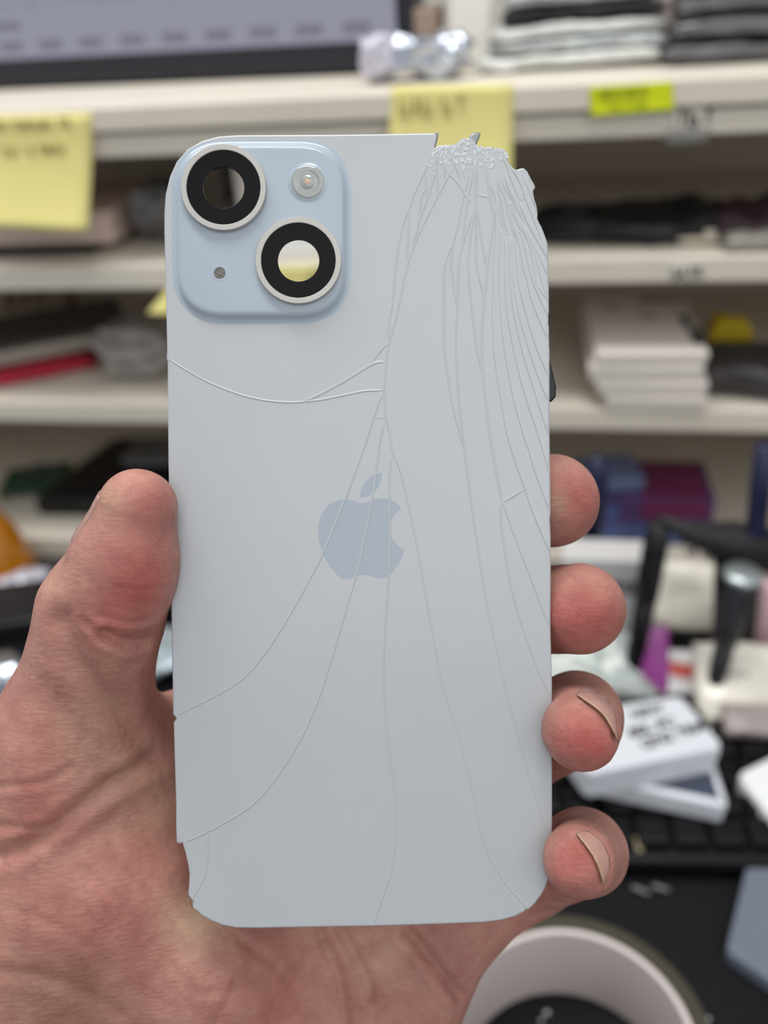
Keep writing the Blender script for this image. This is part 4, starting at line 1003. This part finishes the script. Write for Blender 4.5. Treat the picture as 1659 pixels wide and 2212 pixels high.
# amber flask standing on the desk in front of the shelf
amber = mat('amber_plastic', (176, 108, 6), rough=0.08, spec=0.6, coat=0.6)
p = desk_at(38, 1222, 0.012)
fl_ = thing('amber_bottle', (p.x-0.012, p.y, DESK), 'shiny amber bottle at the left edge left of the thumb', 'bottle')
bm = bmesh.new(); lathe(bm, [(0.026, 0.0), (0.028, 0.003), (0.026, 0.02), (0.018, 0.05), (0.012, 0.062), (0.009, 0.066), (0.009, 0.074)], 40, None, True, True)
fin('bottle_body', bm, amber, fl_, smooth=True)
bm = bmesh.new(); lathe(bm, [(0.011, 0.072), (0.011, 0.084), (0.009, 0.086)], 32, None, True, True); fin('bottle_cap', bm, mat('dark_green_cap', (40, 56, 48), rough=0.4), fl_, smooth=False)
p = desk_at(60, 1250, 0.01); o = crumple('plastic_bag', 0, 0, 0, 0.08, 0.045, 0.020, pearl, 'pearly plastic bag on the desk below the amber bottle', 'bag', 33); o.location = (p.x-0.02, p.y, DESK)
p = desk_at(30, 1340, 0.0); b_ = box('black_box', (0, 0, 0), (0.14, 0.055, 0.02), mat('black_card', (22, 22, 26), rough=.5), bev=0.002, loc=(p.x-0.02, p.y-0.005, DESK+0.01), rz=0.1); tag(b_, 'flat black box on the desk left of the thumb base', 'box')
p = desk_at(15, 1455, 0.01); o = crumple('antistatic_bag', 0, 0, 0, 0.05, 0.04, 0.022, silver, 'silver bag on the desk at the left edge beside the thumb base', 'bag', 35); o.location = (p.x-0.004, p.y, DESK)
p = desk_at(348, 1420, 0.01); o = crumple('plastic_bag', 0, 0, 0, 0.06, 0.06, 0.024, mat('bluish_film', (170, 182, 190), rough=0.2, metal=0.3, bump=0.3, bscale=100), 'bluish plastic bag seen between thumb and panel', 'bag', 37); o.location = (p.x, p.y, DESK)
p = desk_at(345, 1320, 0.0); b_ = box('black_box', (0, 0, 0), (0.09, 0.035, 0.02), mat('black_card', (22, 22, 26)), bev=0.002, loc=(p.x, p.y, DESK+0.01), rz=-PSI); tag(b_, 'black box behind the bluish bag on the desk', 'box')

# ------------------------------------------------------------------ lowest shelf and desk, right side
def stick(name, x0, y0, x1, y1, rad, m, label, cat, zb=0.0, lean=None):
    a = desk_at(x0, y0, zb); r = ray(x1, y1); n = Vector((Fv.x, Fv.y, 0)).normalized()
    t = (a-CAM).dot(n)/r.dot(n); b = CAM+t*r
    root = thing(name, a, label, cat); return root, b-a
def rod(name, root, a, b, rads, m, seg=20):
    bm = bmesh.new(); pts = [Vector(a).lerp(Vector(b), k/(len(rads)-1)) for k in range(len(rads))]
    tube(bm, pts, rads, seg); return fin(name, bm, m, root, smooth=True)
navy = mat('navy_plastic', (26, 32, 62), rough=0.35)
# purple carton on the lowest shelf
u0, v0 = on_level(1250, 1178, Z4); u1, _ = on_level(1530, 1178, Z4)
pbx = sthing('carton', (u0+u1)/2, v0+0.035, Z4, 'purple and magenta carton with blue print on the lowest shelf at the right', 'box', 0.02)
hz_ = on_front(1400, 1085, v0)[1]-Z4
purple = mat('purple_card', (84, 62, 108), rough=0.4, var=0.35, vscale=45); mag = mat('magenta_print', (112, 44, 84), rough=0.4); blue = mat('blue_print', (78, 92, 140), rough=0.4, var=0.3, vscale=60)
box('box_body', (0, 0, hz_/2), (u1-u0, 0.06, hz_), purple, pbx, 0.001)
bm = bmesh.new(); w = (u1-u0)
for x, z, ww, hh in ((0.2*w, 0.78*hz_, 0.5*w, 0.35*hz_), (-.25*w, .3*hz_, .15*w, .3*hz_)): bx(bm, (x, -0.0302, z), (ww, 0.0008, hh))
bx(bm, (0.2*w, 0, hz_), (0.5*w, 0.058, 0.0008)); fin('magenta_print', bm, mag, pbx)
bm = bmesh.new()
for x, z, ww, hh in ((-.1*w, .25*hz_, .75*w, .42*hz_), (-.32*w, .72*hz_, .2*w, .3*hz_)): bx(bm, (x, -0.0304, z), (ww, 0.0008, hh))
fin('blue_print', bm, blue, pbx)
ua, va = on_level(1330, 1150, Z4+hz_); b_ = box('blue_packet', (0, 0, 0), (0.05, 0.04, 0.012), mat('dusty_blue_card', (104, 116, 150), rough=0.5), bev=0.002); splace(b_, (u0+u1)/2-0.03, v0+0.03, Z4+hz_+0.0065, 0.2); tag(b_, 'dusty blue packet lying on the purple carton', 'packet')
ua, va = on_level(1205, 1165, Z4); b_ = box('carton', (0, 0, 0), (0.05, 0.05, 0.03), mat('cream_card', (222, 216, 206), rough=.6), bev=0.002); splace(b_, ua+0.004, va+0.026, Z4+0.015); tag(b_, 'cream box between the panel and the purple carton on the lowest shelf', 'box')
# white carton with barcode on the desk in front of the shelf
cbx = thing('carton', desk_at(1300, 1440, 0.0), 'white carton with a black barcode standing behind the middle fingertip', 'box', -PSI)
H_ = 0.062
def up_at(x, y, y0, x0=None):                    # height above the desk of the photo point straight over the desk point (x0, y0)
    a = desk_at(x0 if x0 else x, y0, 0.0); r = ray(x, y); n = Vector((Fv.x, Fv.y, 0)).normalized(); t = (a-CAM).dot(n)/r.dot(n); return (CAM+t*r).z-DESK
H_ = up_at(1300, 1215, 1440)
box('box_body', (0, 0.014, H_/2), (0.062, 0.024, H_), mat('white_carton', (204, 202, 201), rough=0.5), cbx, 0.0015)
bm = bmesh.new(); x = -0.002; rd = random.Random(8)
while x < 0.024:
    ww = rd.choice((0.0005, 0.001, 0.0015)); bx(bm, (x, 0.0018, H_*0.76), (ww, 0.0004, 0.012)); x += ww+rd.choice((0.0006, 0.001, 0.0014))
fin('barcode', bm, ink, cbx)
# black brush
root, top = stick('marker', 1358, 1500, 1424, 1132, 0.006, blackp, 'slim black pen standing upright in front of the white carton', 'pen')
rod('pen_barrel', root, (0, 0, 0), top*0.62, [0.0048, 0.0062, 0.0062, 0.0066], blackp); rod('pen_cap', root, top*0.60, top, [0.0072, 0.0074, 0.0074, 0.0066], blackp)
root, top = stick('screwdriver', 1262, 1330, 1292, 985, 0.006, navy, 'dark blue handled screwdriver standing behind the index fingertip', 'screwdriver')
rod('shaft', root, (0, 0, 0), top*0.55, [0.004, 0.0045, 0.005, 0.0055], blackp); rod('handle', root, top*0.50, top, [0.005, 0.0075, 0.0085, 0.0085, 0.0075, 0.004], navy)
root, top = stick('screwdriver', 1526, 1548, 1606, 1236, 0.008, blackp, 'black precision screwdriver with a silver turning cap', 'screwdriver')
dkg = mat('dark_grey_grip', (52, 53, 56), rough=0.35, metal=0.3)
rod('shaft', root, (0, 0, 0), top*0.55, [0.0035, 0.0052, 0.0056, 0.006], dkg); rod('handle', root, top*0.5, top*0.97, [0.0060, 0.0078, 0.0080, 0.0080, 0.0074], dkg)
rod('turning_cap', root, top*0.965, top*1.0, [0.0105, 0.0112, 0.0104], mat('satin_silver', (170, 178, 180), rough=0.3, metal=0.6))
root, top = stick('screwdriver', 1600, 1480, 1652, 960, 0.005, navy, 'tall dark blue stick tool at the right edge', 'tool')
rod('shaft', root, (0, 0, 0), top*0.5, [0.005, 0.005], blackp); rod('handle', root, top*0.5, top, [0.005, 0.006, 0.006, 0.005], navy)
# black brush leaning over the tools
a = desk_at(1630, 1500, 0.0); n = Vector((Fv.x, Fv.y, 0)).normalized()
def over(x, y, dep=0.0):
    r = ray(x, y); t = ((a-CAM).dot(n)+dep)/r.dot(n); return CAM+t*r
br = thing('brush', a, 'black brush with a wide dark head leaning at the right edge', 'brush')
bm = bmesh.new(); pA, pB, pC, pD = [over(x, y, 0.012)-a for x, y in ((1425, 1122), (1490, 1150), (1575, 1165), (1680, 1195))]
tube(bm, [pA, pB, pC, pD], [0.0025, 0.006, 0.0115, 0.014], 16); fin('brush_head', bm, mat('brush_black', (34, 34, 36), rough=0.6), br, smooth=True)
bm = bmesh.new(); p1, p2 = [over(x, y, 0.012)-a for x, y in ((1575, 1200), (1560, 1380))]
tube(bm, [pC, p1, p2, Vector((0, 0, 0.002))], [0.010, 0.0085, 0.006, 0.005], 14); fin('brush_handle', bm, blackp, br, smooth=True)
bm = bmesh.new(); rd = random.Random(4)
for k in range(160):
    q = pB.lerp(pD, rd.random()); q = q+Vector((rd.uniform(-.004, .004), rd.uniform(-.008, .008), -0.007)); tube(bm, [q, q+Vector((rd.uniform(-.002, .002), rd.uniform(-.003, .003), -0.006))], 0.0004, 4, False)
tag(fin('bristles', bm, mat('brush_black', (34, 34, 36)), br), kind='stuff')
# packets behind the cases
creamp = mat('cream_packet_film', (226, 221, 208), rough=0.3, coat=0.3, var=0.04, vscale=40, bump=0.2, bscale=80)
def packet(name, x, y, w, d, h, m, label, cat, seed, rz=0.0, tilt=0.0, dz=0.0):
    p = desk_at(x, y, 0.0); bm = pouch_mesh(w, d, h, seed, 0.18, 40, pinch=0.5)
    M = Matrix.Rotation(tilt, 4, 'X')
    for q in bm.verts: q.co = M @ q.co
    zm = min(q.co.z for q in bm.verts)
    for q in bm.verts: q.co.z -= zm
    o = fin(name, bm, m, smooth=True); o.location = (p.x, p.y, DESK+dz); o.rotation_euler = (0, 0, rz-PSI); return tag(o, label, cat)
packet('plastic_bag', 1470, 1330, 0.062, 0.05, 0.020, creamp, 'cream plastic bag behind the magenta strip and the screwdriver', 'bag', 91, 0.0, 1.1)
packet('bubble_bag', 1275, 1475, 0.080, 0.05, 0.024, mat('sparkling_clear_film', (164, 172, 168), rough=0.1, metal=0.55, spec=0.8, coat=0.6, bump=1.0, bscale=340), 'sparkling clear bubble bag between the middle and ring fingers', 'bag', 92, 0.1, 0.5)
wpk = packet('white_packet', 1460, 1500, 0.050, 0.04, 0.012, mat('white_glossy_card', (226, 224, 224), rough=0.25), 'white packet with a red stripe right of the magenta strip', 'packet', 93, 0.05, 0.7)
cpk = packet('plastic_bag', 1622, 1545, 0.075, 0.060, 0.018, creamp, 'cream packet with dark lettering right of the black screwdriver', 'bag', 94, 0.0, 0.75)
packet('pink_packet', 1690, 1440, 0.045, 0.07, 0.014, mat('pale_pink_film', (214, 176, 182), rough=0.3, coat=0.3, bump=0.2, bscale=90), 'pale pink packet at the right edge beside the screwdriver', 'packet', 99, 0.0, 1.2)
magm = mat('magenta_film', (158, 72, 150), rough=0.25, coat=0.4)
pA = desk_at(1405, 1512, 0.0); ms = packet('magenta_strip', 1403, 1506, 0.017, 0.056, 0.006, magm, 'magenta shiny strip standing right of the slim black pen', 'strip', 95, 0.12, 1.15)
redt = mat('red_print', (206, 92, 84), rough=0.5)
from mathutils.bvhtree import BVHTree
def print_on(name, o, quad_px, m, nu=10, nv=4, text=None, size=0.006):
    # ink lying on the surface of a packet, found where the sight line through a photo point meets it
    bpy.context.view_layer.update(); W = o.matrix_world; Wi = W.inverted()
    bvh = BVHTree.FromPolygons([v.co.copy() for v in o.data.vertices], [tuple(p.vertices) for p in o.data.polygons])
    def hit(x, y):
        d = ray(x, y).normalized(); h = bvh.ray_cast(Wi @ CAM, Wi.to_3x3() @ d)
        return None if h[0] is None else (h[0]-(Wi.to_3x3() @ d)*0.0006, h[1])
    if text:
        a_, b_ = hit(*quad_px[0]), hit(*quad_px[1])
        if a_ and b_:
            x = (b_[0]-a_[0]).normalized(); n_ = a_[1] if a_[1].dot(Wi.to_3x3() @ ray(*quad_px[0])) < 0 else -a_[1]
            text_mesh(name, text, size, m, o, frame((a_[0]+b_[0])/2+n_*0.0008, x, n_.cross(x)), 0.0001)
        return
    bm = bmesh.new(); G = {}
    for j in range(nv+1):
        for i in range(nu+1):
            s_, t = i/nu, j/nv; q = [(np.array(quad_px[0])*(1-s_)+np.array(quad_px[1])*s_)*(1-t)+(np.array(quad_px[3])*(1-s_)+np.array(quad_px[2])*s_)*t][0]
            h = hit(float(q[0]), float(q[1]))
            if h: G[i, j] = bm.verts.new(h[0])
    for j in range(nv):
        for i in range(nu):
            k = [(i, j), (i, j+1), (i+1, j+1), (i+1, j)]
            if all(c in G for c in k): bm.faces.new([G[c] for c in k])
    fin(name, bm, m, o)
print_on('red_stripe', wpk, [(1440, 1428), (1528, 1440), (1526, 1470), (1450, 1460)], redt)
print_on('lettering', cpk, [(1562, 1452), (1618, 1456)], mat('grey_lettering', (120, 112, 104)), text='source', size=0.0055)
# black tray edge and keyboard
kb = thing('keyboard', desk_at(1500, 1800, 0.0), 'black keyboard under the white plastic cases', 'keyboard', R(-6.0))
kd = mat('keyboard_black', (13, 13, 15), rough=0.45, spec=0.25, var=0.15, vscale=100); kk = mat('key_black', (16, 16, 19), rough=0.45, spec=0.25)
box('keyboard_body', (0.03, 0.035, 0.0075), (0.30, 0.128, 0.013), kd, kb, 0.004)
for r_ in range(5):
    for c_ in range(14):
        box('key', (-0.105+c_*0.0195+0.004*r_*(r_ < 4), -0.012+r_*0.0205, 0.0165), (0.0165, 0.0175, 0.006), kk, kb, 0.002)
bm = bmesh.new()
for x, y in ((-0.035, -0.0185), (0.055, -0.020), (-0.073, -0.012)): bx(bm, (x, y, 0.0142), (0.003, 0.009, 0.0004))
fin('legend', bm, mat('key_legend', (150, 140, 112), rough=0.5), kb)
# white plastic cases with dark insert
casew = mat('white_case_plastic', (214, 217, 224), rough=0.28, spec=0.5, coat=0.3)
casec = mat('clear_case_plastic', (206, 208, 214), rough=0.2, spec=0.5, alpha=0.93)
KT = 0.0196
def lidcase(zc, quad_top, zh, label, group=None, txt=False, win=False):
    z1 = zc+zh
    pts = [desk_at(x, y, z1) for x, y in quad_top]; c = sum(pts, Vector())/4; c.z = DESK+zc
    root = thing('plastic_case', c, label, 'case', 0.0, group)
    def ringpoly(d, r=6.0):
        P = [np.array(((p.x-c.x)*1000, (p.y-c.y)*1000)) for p in pts]; out = []
        for i in range(4):
            a_, b_, e_ = P[i-1], P[i], P[(i+1) % 4]; ua_ = (a_-b_)/np.linalg.norm(a_-b_); ub_ = (e_-b_)/np.linalg.norm(e_-b_)
            for k in range(7):
                t = k/6; out.append((1-t)**2*(b_+ua_*r)+2*t*(1-t)*b_+t*t*(b_+ub_*r))
        out = np.array(out)
        if np.sum(out[:, 0]*np.roll(out[:, 1], -1)-np.roll(out[:, 0], -1)*out[:, 1]) < 0: out = out[::-1]
        return inset(out, d) if d > 0 else out
    hmm = zh*1000
    bm = bmesh.new(); solid_plate(bm, ringpoly(0.8), [], hmm*0.52, 0.0, [(0.0, 0.6), (0.5, 0.0)]); scale_bm(bm); fin('case_base', bm, casew, root)
    bm = bmesh.new(); solid_plate(bm, ringpoly(0.0), [], hmm, hmm*0.54, [(0.0, 2.0), (0.35, 0.8), (1.1, 0.2), (2.0, 0.0)]); scale_bm(bm); fin('case_lid', bm, casew, root)
    if win:
        bm = bmesh.new(); solid_plate(bm, ringpoly(4.0, 3.0), [], hmm+0.3, hmm-0.4, [(0.0, 0.1), (0.1, 0.0)]); scale_bm(bm); tag(fin('case_window', bm, mat('dark_window', (66, 72, 88), rough=0.15), root), 'dark grey window in the lid')
    return root, c, pts
r2, c2, p2 = lidcase(KT, [(1230, 1600), (1520, 1570), (1577, 1745), (1288, 1684)], 0.0135, 'lower white plastic case with a dark window under the case with writing', win=True)
r1, c1, p1 = lidcase(KT+0.0135, [(1180, 1545), (1470, 1500), (1566, 1612), (1268, 1672)], 0.020, 'upper white plastic case with black handwriting on its lid', txt=True)
ex = (p1[2]-p1[3]).normalized(); ey = (p1[1]-p1[2]).normalized()
for body, (x, y), size, rot in (('NEW', (1396, 1538), 0.0085, 0.05), ('80L PC', (1408, 1572), 0.0095, 0.10), ('GN2 3RMH', (1466, 1585), 0.0095, 0.13)):
    q = desk_at(x, y, KT+0.0335+0.0002)-c1
    d = Vector((math.cos(rot)*ex.x-math.sin(rot)*ex.y, math.sin(rot)*ex.x+math.cos(rot)*ex.y, 0))
    M = frame((q.x, q.y, KT*0+0.0202), d, Vector((-d.y, d.x, 0)))
    text_mesh('handwriting', body, size, mat('marker_ink', (24, 26, 32), rough=0.5), r1, M, 0.0001, 0.15, 0.0003)
# two small grey pins on the mat
pinm = mat('grey_pin', (104, 102, 106), rough=0.35, metal=0.5)
for (xa, ya), (xb, yb), lab in (((1364, 1916), (1404, 1932), 'left of the two small grey pins on the black mat'), ((1408, 1914), (1446, 1924), 'right of the two small grey pins on the black mat')):
    pa, pb = desk_at(xa, ya, 0.0022), desk_at(xb, yb, 0.0022); bm = bmesh.new(); d = (pb-pa); tube(bm, [-d/2, -d/2+d*0.05, d/2-d*0.05, d/2], [0.0014, 0.0017, 0.0017, 0.0014], 14)
    o = fin('pin', bm, pinm, smooth=True); o.location = (pa+pb)/2; tag(o, lab, 'pin', 'small grey pins')
# white device and translucent tray at the right edge
whd = mat('white_device', (232, 234, 236), rough=0.3)
def slab_px(name, pts, z0, z1, m, label, cat, r=5.0, parent=None):
    P3 = [desk_at(x, y, z1) for x, y in pts]; c = sum(P3, Vector())/len(P3); P = [np.array(((p.x-c.x)*1000, (p.y-c.y)*1000)) for p in P3]; out = []; n = len(P)
    for i in range(n):
        a_, b_, e_ = P[i-1], P[i], P[(i+1) % n]; ua_ = (a_-b_)/np.linalg.norm(a_-b_); ub_ = (e_-b_)/np.linalg.norm(e_-b_)
        for k in range(7):
            t = k/6; out.append((1-t)**2*(b_+ua_*r)+2*t*(1-t)*b_+t*t*(b_+ub_*r))
    out = np.array(out)
    if np.sum(out[:, 0]*np.roll(out[:, 1], -1)-np.roll(out[:, 0], -1)*out[:, 1]) < 0: out = out[::-1]
    h = (z1-z0)*1000; b = min(1.2, h*0.3)
    bm = bmesh.new(); solid_plate(bm, out, [], h, 0.0, [(-0.0, b), (b*0.3, b*0.3), (b, 0.0)]); scale_bm(bm)
    o = fin(name, bm, m, parent); o.location = (c.x, c.y, DESK+z0); return tag(o, label, cat)
slab_px('plastic_tray', [(1642, 1752), (1900, 1700), (1950, 2080), (1740, 2170), (1568, 2052)], 0.0015, 0.010, mat('blue_grey_tray', (106, 114, 128), rough=0.3, spec=0.5), 'blue grey translucent tray at the lower right edge', 'tray', 4.0)
slab_px('white_device', [(1590, 1672), (1700, 1618), (1960, 1760), (1760, 1880)], 0.0102, 0.024, whd, 'white flat device with rounded corners on the blue grey tray at the right edge', 'device', 6.0)
packet('plastic_bag', 1640, 1625, 0.05, 0.02, 0.010, mat('grey_film_strip', (150, 140, 138), rough=0.3, coat=0.3, bump=0.3, bscale=120), 'thin grey film strip behind the white device', 'film', 97, 0.0, 0.2, dz=0.0205)
packet('antistatic_bag', 1215, 1695, 0.03, 0.03, 0.012, mat('lavender_film', (190, 192, 214), rough=0.2, metal=0.3, bump=0.3, bscale=120), 'lavender shiny film under the ring fingertip', 'film', 98, 0.0, 0.3, dz=0.0)
# tape roll in front
tp = desk_at(1240, 2250, 0.048)
tr_ = thing('tape_roll', (tp.x, tp.y, DESK+0.0), 'roll of tape with a white core standing on the mat at the bottom edge', 'tape roll')
core = mat('white_tape_core', (214, 204, 202), rough=0.5, var=0.02, vscale=30)
bm = bmesh.new(); ri, ro_, ht = 0.0465, 0.0490, 0.048
lathe(bm, [(ro_, 0.0), (ro_, ht-0.0006), (ro_-0.0008, ht), (ri+0.0008, ht), (ri, ht-0.0006), (ri, 0.0), (ro_, 0.0)], 128)
bmesh.ops.recalc_face_normals(bm, faces=bm.faces[:])
for f in bm.faces: f.smooth = False
core_o = fin('core', bm, core, tr_)
bm = bmesh.new(); lathe(bm, [(ro_+0.0001, 0.0004), (ro_+0.007, 0.0004), (ro_+0.007, ht-0.0012), (ro_+0.0001, ht-0.0012)], 128)
bmesh.ops.recalc_face_normals(bm, faces=bm.faces[:])
tag(fin('wound_tape', bm, mat('olive_tape', (62, 58, 46), rough=0.3, spec=0.5), tr_), 'dark olive wound tape')
deb = mat('white_debris', (190, 190, 192), rough=0.4)
for k, (x, y, s, lab) in enumerate(((1182, 2186, 0.0022, 'larger white crumb inside the tape roll'), (1170, 2203, 0.0016, 'smaller white crumb inside the tape roll'), (1530, 2199, 0.0014, 'white crumb on the mat right of the tape roll'))):
    p = desk_at(x, y, 0.0015); o = fin('crumb', crumple_mesh(s*1.6, s, s*0.9, k, 0.3, 900, 2), deb); o.location = (p.x, p.y, DESK); tag(o, lab, 'crumb', 'white crumbs on the mat')

# ================================================================== LIGHT, CAMERA
def area(name, loc, size, power, col, target, sy=None):
    l = bpy.data.lights.new(name, 'AREA'); l.energy = power; l.size = size; l.color = col
    if sy: l.shape = 'RECTANGLE'; l.size_y = sy
    o = bpy.data.objects.new(name, l); C.objects.link(o); o.location = loc
    o.rotation_euler = (Vector(target)-Vector(loc)).to_track_quat('-Z', 'Y').to_euler(); return o
area('ceiling_lamp', (-0.3, 0.45, 2.35), 1.4, 20, (1.0, 0.99, 0.96), (-0.2, 0.6, 0.7), 0.3)
area('ceiling_lamp', (0.6, -1.3, 2.35), 2.2, 14, (1.0, 0.98, 0.95), (0.1, 0.3, 0.9), 1.4)
w = bpy.data.worlds.new('room_light'); SC.world = w; w.use_nodes = True
w.node_tree.nodes['Background'].inputs['Color'].default_value = (0.93, 0.96, 1.0, 1); w.node_tree.nodes['Background'].inputs['Strength'].default_value = 0.55
cam = bpy.data.cameras.new('camera'); co = bpy.data.objects.new('camera', cam); C.objects.link(co)
co.matrix_world = MC; cam.sensor_fit = 'HORIZONTAL'; cam.sensor_width = 36.0; cam.lens = FPX/1659*36.0
cam.clip_start = 0.01; cam.clip_end = 50
cam.dof.use_dof = True; cam.dof.focus_distance = 0.164; cam.dof.aperture_fstop = cam.lens/3.5; cam.dof.aperture_blades = 0
SC.camera = co
SC.view_settings.view_transform = 'Standard'; SC.view_settings.look = 'None'; SC.view_settings.gamma = 1.0; SC.view_settings.exposure = 0.0; SC.view_settings.use_curve_mapping = False
SC.cycles.max_bounces = 8
